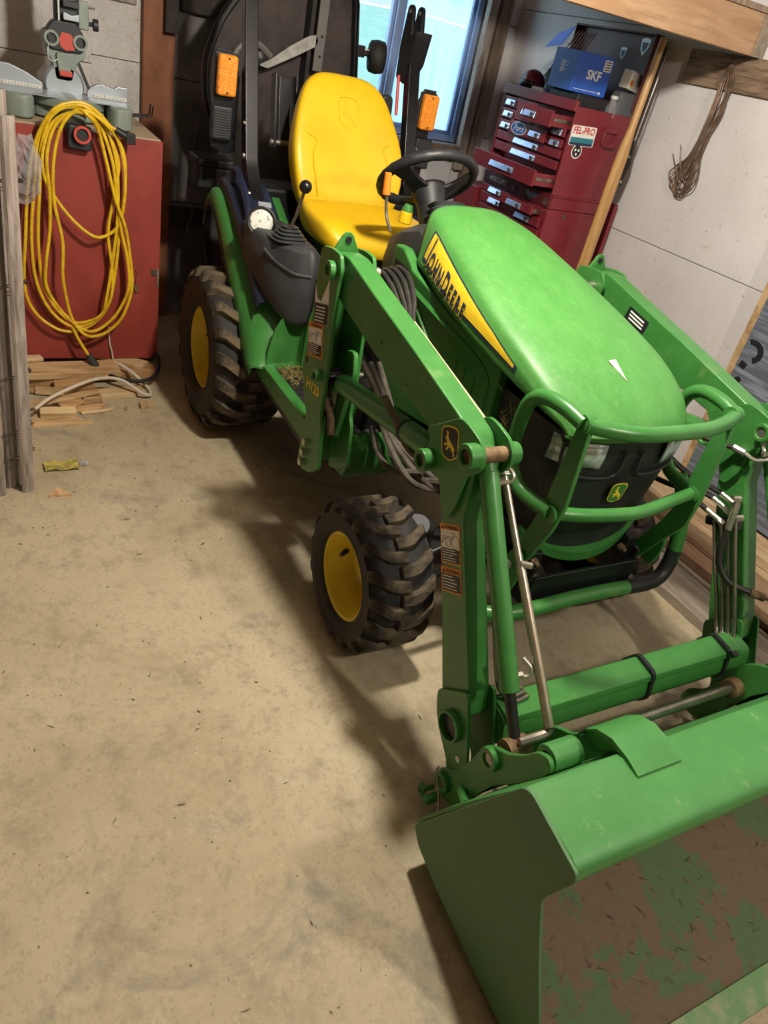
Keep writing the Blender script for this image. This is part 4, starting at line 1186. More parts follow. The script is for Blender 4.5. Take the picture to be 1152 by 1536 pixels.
# three-point lift arms behind the seat
for s in (-1, 1):
    B().tube([(-0.25, s*0.20, 0.55), (-0.50, s*0.24, 0.62), (-0.74, s*0.27, 0.50)], 0.022, 10).make('lift_arm', 'black_paint', T, smooth=True)
B().beam((-0.30, -0.20, 1.13), (-0.36, -0.20, 1.36), 0.05, 0.022, (1, 0, 0)).beam((-0.29, -0.245, 1.10), (-0.35, -0.245, 1.37), 0.012, 0.05, (1, 0, 0)).beam((-0.29, -0.155, 1.10), (-0.35, -0.155, 1.37), 0.012, 0.05, (1, 0, 0)).make('top_link_bracket', 'black_paint', T, bevel=0.003)
B().cyl((-0.285, -0.26, 1.125), (-0.285, -0.14, 1.125), 0.012, n=12).make('bracket_pin', 'zinc', T, smooth=True)
B().prism([tuple(q) for q in round_poly([(.235, 1.06), (.29, 1.06), (.30, 1.20), (.285, 1.37), (.235, 1.37)], .02, 3)], 'x', -0.34, -0.30).make('seat_belt_guard', 'black_plastic', T, bevel=0.01)
B().tube([(-0.30, 0.31, 1.30), (-0.33, 0.305, 1.45)], 0.007, 8).make('red_strap', 'red_print', T, smooth=True)
# --- front loader
G = 'green'
def warning_label(parent, c, fr, w, h, pic, tilt=0):
    """orange bordered warning sticker: c centre, pic = share of the height taken by a pictogram"""
    c = Vector(c); n = fr@Vector((0, 0, 1)); q = lambda x, y, k: c+fr@Vector((x, y, 0))+n*k
    lb = flat('warning_label', rect(w, h, .003), c, fr, 'label_orange', parent, thick=0.0006)
    bw = w*0.045
    hh = h*0.15 if pic else h*0.26
    text('warning_word', 'WARNING', hh*0.82, q(w*.09, h/2-hh*.56, .0010), fr, 'print_black', parent, sx=0.72*w/(hh*5.2)*1.25, bold=.0005)
    flat('warning_triangle', [(-hh*.36, -hh*.3), (hh*.36, -hh*.3), (0, hh*.36)], q(-w*.36, h/2-hh*.56, .0006), fr, 'print_black', parent, thick=.0005)
    y1 = h/2-hh
    if pic:
        ph = h*pic
        flat('pictogram', rect(w-2*bw, ph), q(0, y1-ph/2, .0006), fr, 'label_white', parent, thick=.0004)
        for px, py, pr in ((-.10, -.16, .13), (.26, -.12, .20)):
            B().tube([q(px*w+pr*w*math.cos(t), y1-ph/2+py*ph+pr*w*math.sin(t), .0012) for t in [2*PI*i/16 for i in range(16)]], .0006, 4, closed=True).make('drawn_wheel', 'print_black', parent)
        B().tube([q(x*w, y1-ph/2+y*ph, .0012) for x, y in ((-.22, .0), (-.15, .14), (.05, .16), (.08, .04), (.2, .05), (.22, .36), (.02, .34))], .0006, 4).make('drawn_tractor', 'print_black', parent)
        B().tube([q(x*w, y1-ph/2+y*ph, .0012) for x, y in ((-.42, -.28), (-.36, -.05), (-.26, .02), (-.30, .16), (-.38, .08))], .0011, 4).make('drawn_person', 'print_black', parent)
        y1 -= ph
    th = y1+h/2-bw
    flat('text_block', rect(w-2*bw, th), q(0, y1-th/2, .0006), fr, 'label_black', parent, thick=.0004)
    nl = 5
    for i in range(nl):
        ww = (w-2*bw)*random.uniform(.55, .85)
        flat('text_line', rect(ww, th*.055), q(-(w-2*bw)*.46+ww/2, y1-th*(.14+i*.18), .0010), fr, 'print_white', parent, thick=.0003)
    return lb
random.seed(9)
for s in (-1, 1):
    Y = lambda a: s*a
    # tower: outer and inner plates with bolted foot
    tow = [(0.964, 1.041), (0.975, 1.056), (1.035, 1.066), (1.088, 1.064), (1.108, 1.025), (1.101, 0.989), (1.104, 0.891), (1.113, 0.807), (1.120, 0.712), (1.122, 0.588), (1.142, 0.560), (1.165, 0.431), (1.112, 0.385), (1.042, 0.362), (1.034, 0.454), (1.035, 0.543), (0.985, 0.599), (0.952, 0.681), (0.957, 0.741), (0.968, 0.897), (0.962, 0.958)]
    tw = B().prism([tuple(q) for q in round_poly(tow, 0.012, 2)], 'y', Y(.530), Y(.542)).make('loader_tower', G, T, bevel=0.002)
    B().prism([tuple(q) for q in round_poly([(a+0.0, z) for a, z in tow], 0.012, 2)], 'y', Y(.430), Y(.442)).make('tower_inner_plate', G, tw, bevel=0.002)
    B().prism([(0.955, .60), (0.975, .60), (0.985, 1.0), (0.965, 1.0)], 'y', Y(.442), Y(.530)).make('tower_web', G, tw, bevel=0.002)
    # lifting eye across the tower top
    ey = [(.44, 1.045), (.525, 1.045), (.515, 1.065), (.497, 1.098), (.482, 1.106), (.468, 1.098), (.45, 1.065)]
    B().prism([(s*a, z) for a, z in [tuple(q) for q in round_poly(ey, .012, 3)]], 'x', 0.995, 1.005).make('lifting_eye', G, tw, bevel=0.002)
    B().cyl((0.992, Y(.482), 1.084), (1.008, Y(.482), 1.084), 0.0095, n=14).make('eye_hole', 'print_black', tw)
    for x, z, r in ((1.062, 1.014, .026), (1.080, .706, .018)):
        B().ring((x, Y(.540), z), (x, Y(.562), z), r, r*.55, 22).make('pin_boss', G, tw, bevel=0.002, smooth=True)
        B().cyl((x, Y(.40), z), (x, Y(.553), z), r*.56, n=16).make('pivot_pin', 'zinc', tw, smooth=True)
    B().cyl((0.975, Y(.5405), .712), (0.975, Y(.5425), .712), 0.010, n=14).make('plate_hole', 'print_black', tw)
    for x, z in ((1.066, .472), (1.060, .432), (1.056, .394)):
        B().cyl((x, Y(.536), z), (x, Y(.556), z), 0.0125, n=6).make('bolt', 'zinc', tw)
    # casting between tower foot and frame
    B().prism([(1.03, .372), (1.14, .372), (1.155, .43), (1.14, .478), (1.04, .482)], 'y', Y(.20), Y(.44)).make('mount_casting', G, tw, bevel=0.012, smooth=True)
    B().prism([(0.985, .36), (1.005, .36), (1.02, .56), (1.0, .56)], 'y', Y(.36), Y(.53)).make('mount_rib', G, tw, bevel=0.003)
    for x in (1.05, 1.12):
        B().cyl((x, Y(.19), .43), (x, Y(.175), .43), .013, n=6).make('bolt', 'rusty', tw)
    # dark latch parts inside the tower
    B().prism([tuple(q) for q in round_poly([(1.06, .50), (1.10, .50), (1.125, .62), (1.15, .74), (1.13, .80), (1.08, .79)], .015, 3)], 'y', Y(.452), Y(.47)).make('latch_hook', G, tw, bevel=0.004)
    B().tube(cr([(1.02, Y(.49), .66), (1.05, Y(.49), .60), (1.09, Y(.49), .57), (1.11, Y(.49), .52)], 4), 0.014, 10).make('latch_pin', 'rusty', tw, smooth=True)
    B().tube([(1.045+0.012*math.cos(t*6.3), Y(.50)+0.012*math.sin(t*6.3), .53+t*.012) for t in [i/10 for i in range(60)]], .002, 5).make('latch_spring', 'dark_metal', tw, smooth=True)
    # stickers on the tower (right side only shows them)
    if s < 0:
        LF = frame((.957, 0, .25), (-.25, 0, .957))
        warning_label(tw, (1.014, -.5422, 0.790), LF, .104, .100, .46)
        flat('safety_label', [(-.048, -.055), (.048, -.055), (.048, .075), (-.005, .01), (-.030, .015), (-.048, .06)], (1.022, -.5422, .900), LF, 'label_white', tw, thick=.0006)
        sl_ = flat('safety_text', [(-.047, -.054), (.047, -.054), (.047, .004), (-.047, .004)], (1.022, -.5430, .900), LF, 'label_black', tw, thick=.0004)
        for i in range(5):
            flat('text_line', rect(.065, .0035), Vector((1.020, -.5436, .892-i*.010)), LF, 'print_white', tw, thick=.0003)
        text('model_number', 'H120', .044, (1.046, -.5430, .650), frame((1, 0, .06), (-.06, 0, 1)), 'logo_yellow', tw, bold=.0012)
    # boom arm: box section from tower pin to knee, then the leg
    top_e = [(1.035, 1.060), (1.10, 1.062), (1.276, 1.022), (1.513, .973), (1.74, .921)]
    arm = [(1.02, 1.045)]+top_e+[(1.80, .905), (1.84, .86), (1.80, .80), (1.72, .80), (1.66, .838), (1.335, .884), (1.088, .937), (1.03, .975)]
    ar = B().prism([tuple(q) for q in round_poly(arm, 0.014, 2)], 'y', Y(.458), Y(.522)).make('boom_arm', G, T, bevel=0.005)
    leg = [(1.765, .86), (1.845, .86), (1.862, .72), (2.055, .366), (2.075, .30), (2.01, .22), (1.972, .272), (1.782, .675)]
    lg = B().prism([tuple(q) for q in round_poly(leg, 0.010, 2)], 'y', Y(.462), Y(.521)).make('boom_leg', G, T, bevel=0.005)
    knee = [(1.655, .842), (1.683, .824), (1.668, .787), (1.672, .758), (1.700, .748), (1.725, .761), (1.757, .752), (1.795, .685), (1.815, .688), (1.835, .735), (1.838, .816), (1.865, .838), (1.882, .866), (1.876, .895), (1.850, .915), (1.80, .925), (1.768, .925)]
    for a0, a1 in ((.523, .533), (.447, .457)):
        kp = B().prism([tuple(q) for q in round_poly(knee, 0.012, 2)], 'y', Y(a0), Y(a1)).make('knee_plate', G, ar, bevel=0.002)
    for x, z, r in ((1.700, .780, .027), (1.853, .878, .029)):
        B().ring((x, Y(.531), z), (x, Y(.563), z), r, r*.58, 24).make('pin_boss', G, ar, bevel=0.003, smooth=True)
        B().ring((x, Y(.449), z), (x, Y(.425), z), r*.9, r*.5, 24).make('pin_boss', G, ar, bevel=0.003, smooth=True)
        B().cyl((x, Y(.430), z), (x, Y(.552), z), r*.6, n=18).make('pivot_pin', 'rusty' if s < 0 else 'zinc', ar, smooth=True)
    # dark hole marks on the arm
    for x, z in ((1.36, .925), (1.52, .885)):
        B().cyl((x, Y(.5215), z), (x, Y(.5230), z), .004, n=8).make('small_hole', 'print_black', ar)
    if s < 0:
        emblem(ar, (1.758, -.5335, .855), frame((.92, 0, .36), (-.36, 0, .92)), .070, .080, 'label_black', 'logo_yellow', 'logo_yellow', .0010)
        lf = frame((.47, 0, .88), (-.88, 0, .47)) # along the leg: right = up the leg
        lf2 = frame((.88, 0, .47), (-.47, 0, .88))
        warning_label(lg, (1.844, -.5216, .636), frame((.875, 0, .483), (-.483, 0, .875)), .080, .094, .46)
        warning_label(lg, (1.884, -.5216, .560), frame((.875, 0, .483), (-.483, 0, .875)), .082, .060, 0)
    else:
        flat('type_plate', rect(.10, .042, .003), (1.272, .4572, .975), frame((1, 0, -.2), (.2, 0, 1)), 'label_black', ar, thick=.0008)
        for i in range(3):
            flat('type_plate_line', rect(.07, .005), (1.272, .4562, .985-i*.011), frame((1, 0, -.2), (.2, 0, 1)), 'print_white', ar, thick=.0004)
    # leg foot: gusset plates with big boss
    foot = [(1.962, .285), (2.062, .372), (2.082, .33), (2.125, .235), (2.15, .155), (2.118, .085), (2.085, .085), (2.075, .14), (2.015, .190), (1.985, .225)]
    for a0, a1 in ((.522, .531), (.448, .457)):
        B().prism([tuple(q) for q in round_poly(foot, 0.018, 3)], 'y', Y(a0), Y(a1)).make('foot_plate', G, lg, bevel=0.002)
    B().ring((2.052, Y(.530), .250), (2.052, Y(.548), .250), .040, .033, 28).make('foot_boss', G, lg, bevel=0.002, smooth=True)
    B().cyl((2.052, Y(.515), .250), (2.052, Y(.535), .250), .033, n=24).make('boss_bore', 'dark_metal', lg)
    B().cyl((2.105, Y(.529), .190), (2.105, Y(.533), .190), .008, n=12).make('plate_hole', 'label_white', lg)
    # lift cylinder
    lc = B().cyl((1.135, Y(.490), .704), (1.650, Y(.490), .772), .030, n=22).make('lift_cylinder', 'green', T, smooth=True, bevel=.003)
    B().cyl((1.075, Y(.490), .697), (1.14, Y(.490), .705), .015, n=14).cyl((1.075, Y(.465), .697), (1.075, Y(.515), .697), .028, n=18).make('cylinder_end', 'black_paint', lc, smooth=True)
    B().cyl((1.64, Y(.490), .771), (1.70, Y(.490), .780), .022, n=14).make('cylinder_eye', G, lc, smooth=True)
    B().ring((1.515, Y(.490), .7535), (1.525, Y(.490), .7550), .0320, .0295, 24).make('hose_clamp', 'black_plastic', lc, smooth=True)
    # dump cylinder, in front of the leg
    d0, d1, d2 = Vector((1.838, Y(.490), .868)), Vector((2.138, Y(.490), .444)), Vector((2.198, Y(.490), .362))
    dn = (d1-d0).normalized()
    dc = B().cyl(d0+dn*.035, d1, .0225, n=24).make('dump_cylinder', G, T, smooth=True, bevel=.003)
    B().cyl(d0+dn*.015, d0+dn*.05, .018, .0230, n=20).box((d0.x-.018, min(Y(.468), Y(.512)), d0.z-.022), (d0.x+.022, max(Y(.468), Y(.512)), d0.z+.016)).make('cylinder_head', G, dc, bevel=.003)
    B().cyl(d1, d2, .0130, n=18).make('cylinder_rod', 'dark_metal', dc, smooth=True)
    B().cyl((d2.x+.012, Y(.462), d2.z-.02), (d2.x+.012, Y(.520), d2.z-.02), .026, n=20).make('rod_eye', 'rusty', dc, smooth=True)
    for q in (.06, .49):
        p = d0+(d1-d0).normalized()*q*1.0
        B().tube(cr([p+Vector((.0, Y(-.020)*1, 0)), p+Vector((.010, Y(-.046), .004)), p+Vector((.006, Y(-.054), .020)), p+Vector((-.018, Y(-.042), .034))], 4), .0052, 8).make('pipe_elbow', 'zinc', dc, smooth=True)
        B().cyl(p+Vector((0, Y(-.018), 0)), p+Vector((.002, Y(-.036), .002)), .009, n=6).make('pipe_nut', 'zinc', dc)
    # quick-attach bracket
    brk = [(2.072, .125), (2.062, .085), (2.085, .060), (2.125, .058), (2.165, .075), (2.19, .15), (2.235, .262), (2.30, .355), (2.335, .415), (2.350, .455), (2.330, .475), (2.300, .458), (2.275, .415), (2.235, .372), (2.20, .352), (2.172, .325), (2.150, .245), (2.115, .165)]
    br = B().prism([tuple(q) for q in round_poly(brk, 0.014, 3)], 'y', Y(.530), Y(.543)).make('bucket_bracket', G, T, bevel=0.003)
    B().prism([tuple(q) for q in round_poly(brk, 0.014, 3)], 'y', Y(.352), Y(.365)).make('bracket_inner_plate', G, br, bevel=0.003)
    B().prism([(2.115, .085), (2.145, .075), (2.185, .16), (2.228, .262), (2.21, .27), (2.155, .175)], 'y', Y(.366), Y(.53)).make('bracket_web', G, br, bevel=0.003)
    for x, z, r in ((2.100, .105, .026), (2.205, .320, .028)):
        B().ring((x, Y(.541), z), (x, Y(.556), z), r, r*.55, 22).make('pin_boss', G, br, bevel=.002, smooth=True)
        B().cyl((x, Y(.44), z), (x, Y(.551), z), r*.56, n=16).make('pivot_pin', 'steel', br, smooth=True)
    # latch handle with lynch wire at the bracket foot
    B().cyl((2.075, Y(.545), .055), (2.075, Y(.585), .055), .007, n=12).cyl((2.105, Y(.55), .058), (2.105, Y(.592), .058), .012, n=14).box((2.064, min(Y(.575), Y(.585)), .040), (2.086, max(Y(.575), Y(.585)), .072)).make('latch_handle', G, br, bevel=.002)
    B().tube(cr([(2.085, Y(.562), .15), (2.10, Y(.58), .158), (2.13, Y(.585), .13), (2.145, Y(.58), .08), (2.135, Y(.575), .05), (2.10, Y(.585), .045)], 5), .0022, 6).make('lynch_wire', 'steel', br, smooth=True)
    B().tube(cr([(2.16, Y(.545), .155), (2.185, Y(.56), .165), (2.21, Y(.57), .178)], 4), .010, 8).make('stop_tab', G, br, smooth=True)

# torque tube, hydraulic pipes along it, cable ties
tt = B().prism([tuple(q) for q in round_poly([(2.035, .235), (2.105, .215), (2.140, .255), (2.125, .315), (2.065, .325), (2.030, .285)], .02, 4)], 'y', -.448, .448).make('torque_tube', G, T, smooth=True, angle=50)
B().prism([(2.050, .320), (2.132, .308), (2.126, .326), (2.062, .336)], 'y', -.445, .40).make('pipe_cover', G, tt, bevel=.004)
for y in (0.335, 0.03):
    B().prism([tuple(q) for q in round_poly([(2.027, .230), (2.105, .210), (2.145, .252), (2.132, .338), (2.060, .348), (2.024, .288)], .02, 4)], 'y', y, y+.012).make('cable_tie', 'black_plastic', tt, smooth=True)
B().obox((2.14, 0.342, .335), (.016, .02, .014), (0, .3, 0)).make('tie_head', 'black_plastic', tt)
for k in range(3):
    B().tube(cr([(2.06+k*.014, -.36, .338), (2.065+k*.014, -.40, .336), (2.06+k*.013, -.428, .345), (2.04+k*.012, -.440, .39), (1.98+k*.012, -.442, .50), (1.90+k*.012, -.442, .65)], 5), .0055, 8).make('steel_pipe', 'steel', T, smooth=True)
for k in range(4):
    o = k*.019
    B().tube(cr([(1.850+o, .428, .585+o*.75), (1.915+o, .430, .475+o*.55), (1.985+o, .432, .360+o*.35), (2.020+o, .426, .305+o*.25), (2.045+o*.9, .405, .295+o*.25), (2.070+o*.7, .36, .318)], 6), .0056, 8).make('steel_pipe', 'steel', T, smooth=True)
B().obox((1.872, .441, .590), (.105, .028, .028), (0, R_(-24), 0)).make('pipe_clamp', 'black_plastic', T, bevel=.004)
# cross rod between the brackets
B().cyl((2.188, -.352, .252), (2.188, .352, .252), .0145, n=16).make('cross_rod', 'steel', T, smooth=True)
B().cyl((2.188, .318, .252), (2.188, .352, .252), .028, n=18).make('rod_collar', 'rusty', T, smooth=True, bevel=.003)
# level indicator rod beside the right arm
B().cyl((1.345, -.430, .972), (1.77, -.430, .880), .0085, n=12).make('indicator_tube', 'pale_edge', T, smooth=True)
ir = B().cyl((1.775, -.425, .885), (1.985, -.425, .655), .0085, n=12).cyl((1.985, -.425, .655), (2.222, -.425, .400), .0115, n=12).make('indicator_rod', 'rod_steel', T, smooth=True)
B().tube(cr([(2.222, -.425, .402), (2.225, -.425, .388), (2.225, -.455, .382), (2.222, -.50, .378)], 4), .010, 8).make('rod_foot', 'steel', ir, smooth=True)
for q in ((1.800, .868), (1.840, .820)):
    B().tube(cr([(q[0]-.006, -.450, q[1]), (q[0]+.010, -.435, q[1]+.004), (q[0]+.012, -.412, q[1]+.003), (q[0]-.001, -.408, q[1]-.002), (q[0]-.010, -.435, q[1]-.004)], 4), .0032, 8).make('guide_loop', 'zinc', T, smooth=True)
B().cyl((1.980, -.428, .668), (1.990, -.402, .664), .008, n=6).make('rod_nut', 'zinc', T)

# --- bucket
bk_out = [(2.398, .530), (2.280, .322), (2.190, .150), (2.184, .108), (2.215, .084), (2.30, .060), (2.45, .036), (2.60, .016), (2.765, .004)]
path = [(p.x, p.z) for p in cr([(a, 0, z) for a, z in bk_out], 4)]
th = .008
v = []; rows0 = []; n = len(path)
inner = []
for i, (x, z) in enumerate(path):
    a = Vector(path[min(i+1, n-1)])-Vector(path[max(i-1, 0)]); nn = Vector((-a.y, a.x)).normalized()
    inner.append((x+nn.x*th, z+nn.y*th))
bucket = B().prism(path+list(reversed(inner)), 'y', -.668, .668).make('loader_bucket', 'bucket_green', T, smooth=True, angle=40)
# worn, dirt-crusted inside sheet
ins = inner[1:-1]
ins2 = []
for i, (x, z) in enumerate(ins):
    a = Vector(ins[min(i+1, len(ins)-1)])-Vector(ins[max(i-1, 0)]); nn = Vector((-a.y, a.x)).normalized()
    ins2.append((x+nn.x*.0025, z+nn.y*.0025))
B().prism(ins+list(reversed(ins2)), 'y', -.664, .664).make('bucket_liner', 'bucket_floor', bucket, smooth=True, angle=60)
# top plate with folded front edge
topp = [(2.394, .528), (2.410, .5335), (2.530, .517), (2.544, .512), (2.553, .502), (2.556, .490), (2.546, .452), (2.538, .453), (2.546, .488), (2.540, .500), (2.528, .506), (2.41, .522), (2.398, .518)]
B().prism(topp, 'y', -.668, .668).make('bucket_top', 'bucket_green', bucket, bevel=.003)
sp_ = [(2.182, .112), (2.396, .530), (2.417, .541), (2.556, .511), (2.560, .492), (2.530, .402), (2.526, .380), (2.575, .272), (2.634, .157), (2.712, .010), (2.60, .014), (2.45, .034), (2.30, .058), (2.215, .080)]
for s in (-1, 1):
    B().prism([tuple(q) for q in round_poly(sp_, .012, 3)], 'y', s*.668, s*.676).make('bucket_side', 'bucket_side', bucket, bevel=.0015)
B().prism([(2.715, .010), (2.775, .002), (2.775, .010), (2.715, .026)], 'y', -.676, .676).make('cutting_edge', 'bucket_lip', bucket, bevel=.002)
# hooks on the bucket top
for s in (-1, 1):
    B().prism([tuple(q) for q in round_poly([(2.30, .47), (2.345, .475), (2.37, .50), (2.40, .53), (2.39, .545), (2.345, .535), (2.315, .505)], .01, 3)], 'y', s*.335, s*.43).make('bucket_hook', 'bucket_green', bucket, bevel=.004)
    rows = []
    for x, z in ((2.300, .470), (2.312, .505), (2.335, .530), (2.372, .545), (2.42, .542), (2.452, .532)):
        rows.append([(x, s*.325, z), (x, s*.445, z), (x-.004, s*.445, z-.010), (x-.004, s*.325, z-.010)])
    B().loft(rows, closed=True, caps=True).make('hook_cover', 'bucket_green', bucket, smooth=True, angle=40)
    B().ring((2.318, s*.455, .452), (2.318, s*.53, .452), .030, .016, 22).make('hook_tube', 'bucket_green', bucket, smooth=True, bevel=.002)
# straw, twigs and crumbs lying in the bucket
random.seed(33)
b = B()
def in_bucket(t):
    i = t*(len(ins2)-1); k = int(i); f = i-k
    p0 = ins2[k]; p1 = ins2[min(k+1, len(ins2)-1)]
    return (p0[0]+(p1[0]-p0[0])*f, p0[1]+(p1[1]-p0[1])*f)
for k in range(2600):
    t = min(.97, abs(random.gauss(.12, .16))) if random.random() < .62 else random.uniform(.05, .95)
    x, z = in_bucket(t); y = random.uniform(-.655, .655)
    x2, z2 = in_bucket(min(.99, t+.03)); tg = Vector((x2-x, 0, z2-z)).normalized()
    nn = Vector((-tg.z, 0, tg.x))
    c = Vector((x, y, z))+nn*random.uniform(.001, .004)
    a = random.uniform(0, 2*PI); d = (tg*math.cos(a)+Vector((0, 1, 0))*math.sin(a))*random.choice([.002, .003, .005, .008, .014]); e = nn.cross(d).normalized()*random.choice([.0006, .0009, .0014])
    b.add([c-d, c+e, c+d+nn*.002, c-e], [(0, 1, 2, 3)])
b.make('straw_litter', 'dirt_straw', bucket, kind='stuff', fixn=False)

# --- hydraulic hoses
def hose(pts, r, m='hose', k=6, name='hydraulic_hose'):
    return B().tube(cr(pts, k), r, 8).make(name, m, T, smooth=True)
for k in range(9):   # bundle climbing beside the hood
    o = (k % 5)*.020; w_ = (k//5)*.010
    hose([(0.93-w_, -.27-o*.7, .74), (0.93-w_, -.285-o*.8, .90), (0.99-w_, -.300-o*.95, 1.005-o*.2), (1.09, -.318-o*.95, 1.018-o*.35), (1.19, -.345-o*.75, .985-o*.3), (1.27, -.385-o*.40, .955-o*.15), (1.36, -.420-o*.12, .950), (1.46, -.432, .938)], .0078, 'hose')
for k in range(3):
    hose([(0.98, -.35+k*.03, .70), (1.12, -.36+k*.03, .66-.02*k), (1.26, -.39+k*.03, .60-.02*k), (1.40, -.36+k*.04, .52), (1.42, -.25, .48)], .0095, 'dusty_hose')
hose([(1.42, -.515, .80), (1.455, -.52, .795), (1.49, -.515, .775), (1.56, -.50, .725), (1.60, -.44, .69)], .0095, 'dusty_hose')
hose([(1.16, -.30, .50), (1.26, -.34, .512), (1.36, -.33, .50), (1.42, -.28, .52), (1.5, -.22, .56)], .011, 'dusty_hose')
hose([(1.10, -.34, .53), (1.20, -.36, .50), (1.32, -.38, .51), (1.40, -.32, .54)], .011, 'dusty_hose')
for k, (z0, x0) in enumerate(((.68, 1.84), (.66, 1.83), (.625, 1.835))):
    p = Vector((x0+.005, .40-.012*k, z0))
    hose([(1.62, .20+.03*k, .78-.06*k), (1.70, .27+.02*k, .745-.05*k), (1.77, .33+.01*k, .705-.03*k), p], .0085)
    B().cyl(p, p+Vector((.038, .028, -.018)), .0088, n=10).make('hose_fitting', 'zinc', T, smooth=True)
    B().cyl(p+Vector((.036, .026, -.017)), p+Vector((.050, .034, -.024)), .0100, n=6).make('hose_nut', 'zinc', T)
hose([(1.915, .405, .600), (1.925, .400, .54), (1.945, .405, .49), (1.985, .425, .455), (2.03, .47, .445)], .0095)
B().cyl((1.905, .405, .655), (1.915, .405, .600), .0095, n=10).make('hose_fitting', 'zinc', T, smooth=True)
B().cyl((1.898, .41, .680), (1.906, .405, .652), .0110, n=6).make('hose_nut', 'zinc', T)
B().cyl((2.03, .47, .445), (2.06, .50, .443), .0125, n=10).make('hose_fitting', 'rusty', T, smooth=True)
B().cyl((2.06, .50, .443), (2.12, .56, .442), .006, n=8).make('steel_pipe', 'steel', T, smooth=True)
for x, z in ((1.872, .672), (1.905, .628)):
    B().cyl((x, .425, z), (x+.004, .452, z), .011, n=8).make('pipe_elbow', 'zinc', T, smooth=True)
hose([(1.70, .36, .80), (1.76, .40, .80), (1.80, .43, .802)], .0085)
B().cyl((1.80, .43, .802), (1.835, .435, .802), .011, n=10).make('hose_fitting', 'zinc', T, smooth=True)
B().tube(cr([(1.835, .435, .802), (1.87, .438, .80), (1.895, .45, .815), (1.91, .46, .82)], 4), .006, 8).make('pipe_elbow', 'zinc', T, smooth=True)
# ------------------------------------------------------------------ red cabinet with mitre saw
CBX = -0.50
cab = thing('red_cabinet', 'dark red painted plywood cabinet carrying the mitre saw', 'cabinet', (-0.80, -1.0, 0.068))
B().box((-1.16, -1.42, 0.072), (CBX-.018, -0.655, 1.020)).make('body', 'red_cabinet', cab, bevel=.004)
B().box((CBX-.018, -1.42, 0.068), (CBX, -0.645, 1.032)).make('front_panel', 'red_cabinet', cab, bevel=.003)
B().box((-1.17, -1.42, 1.0205), (CBX-.019, -0.650, 1.036)).make('top', 'pale_edge', cab, bevel=.003)
B().cyl((CBX+.004, -0.652, 0.425), (CBX+.004, -0.652, 0.500), .0055, n=10).make('hinge', 'zinc', cab)
B().box((CBX, -0.682, 0.470), (CBX+.003, -0.655, 0.500)).make('hinge_leaf', 'steel', cab)
lt = B().tube(cr([(CBX+.003, -.755, .50), (CBX+.006, -.745, .48), (CBX+.005, -.752, .455), (CBX+.005, -.748, .43)], 4), .0015, 6).make('latch_string', 'rusty', cab)
B().obox((CBX+.006, -.748, .412), (.01, .016, .03), (.2, 0, 0)).make('latch_tag', 'rusty', cab)
for sx_ in (-1.1, -0.78):
    for yy in (-1.38, -0.70):
        B().box((sx_-.03, yy-.03, 0), (sx_+.03, yy+.03, .072)).make('foot', 'black_old_wood', cab)

saw = thing('mitre_saw', 'grey sliding mitre saw with folded head standing on the red cabinet', 'saw', (-0.78, -0.98, 1.036))
Z0 = 1.036
# base castings left, right and middle
for s, y0, y1 in ((-1, -1.235, -1.12), (1, -0.84, -0.745)):
    sh = [tuple(q) for q in round_poly([(-.90, y0), (-.60, y0), (-.565, (y0+y1)/2-s*.02), (-.60, y1), (-.90, y1)], .03, 3)]
    B().prism(sh, 'z', Z0+.004, Z0+.088).make('base_wing', 'saw_grey', saw, bevel=.012)
B().prism([tuple(q) for q in round_poly([(-.92, -1.12), (-.68, -1.12), (-.64, -1.0), (-.66, -.84), (-.92, -.84)], .04, 3)], 'z', Z0+.006, Z0+.05).make('base', 'saw_grey', saw, bevel=.01)
B().lathe([(.05, .001), (.05, .135), (.056, .145), (.085, .150), (.090, .145), (.091, .001)], (-.74, -.98, Z0), (0, 0, 1), 40).make('turntable', 'saw_grey', saw, smooth=True, angle=40)
B().prism([tuple(q) for q in round_poly([(-.64, -1.025), (-.515, -1.02), (-.505, -.945), (-.64, -.94)], .012, 2)], 'z', Z0-.0+.002, Z0+.075).make('turntable_arm', 'saw_grey', saw, bevel=.008)
B().box((-.62, -1.000, Z0+.0755), (-.52, -.955, Z0+.080)).make('angle_scale', 'saw_red', saw)
B().box((-.62, -.985, Z0+.0802), (-.515, -.968, Z0+.083)).make('scale_pointer', 'saw_dark', saw)
kb = B().prism([tuple(q) for q in round_poly([(-1.025, Z0-.062), (-.935, Z0-.068), (-.932, Z0+.02), (-1.02, Z0+.025)], .012, 3)], 'x', -.500+.004, -.452).make('handle', 'saw_dark', saw, bevel=.008)
B().cyl((-.455, -.972, Z0-.005), (-.435, -.972, Z0-.005), .030, n=24).make('handle_knob', 'saw_dark', saw, smooth=True)
B().ring((-.438, -.972, Z0-.005), (-.425, -.972, Z0-.005), .032, .023, 28).make('handle_ring', 'saw_red', saw, smooth=True)
# fences with scale
for y0, y1, zt in ((-1.245, -1.07, .165), (-.90, -.735, .145)):
    pf = [(y0, Z0+.09), (y1, Z0+.09), (y1, Z0+.115)]
    if y0 < -1.1: pf += [(y1-.06, Z0+zt-.02), (y1-.12, Z0+zt), (y0, Z0+zt)]
    else: pf += [(y1, Z0+zt), (y1-.04, Z0+zt), (y1-.06, Z0+zt-.012), (y1-.11, Z0+zt), (y0+.02, Z0+zt-.015), (y0, Z0+.11)]
    fe = B().prism(pf, 'x', -.80, -.775).make('fence', 'saw_light', saw, bevel=.003)
    B().box((-.775, y0+.02, Z0+.0915), (-.7735, y1-.005, Z0+.106)).make('ruler', 'white_item', fe)
    for k in range(12):
        yy = y0+.025+k*(y1-y0-.035)/12
        B().box((-.7735, yy, Z0+.093), (-.773, yy+.0018, Z0+(.104 if k % 4 == 0 else .099))).make('ruler_mark', 'print_black', fe)
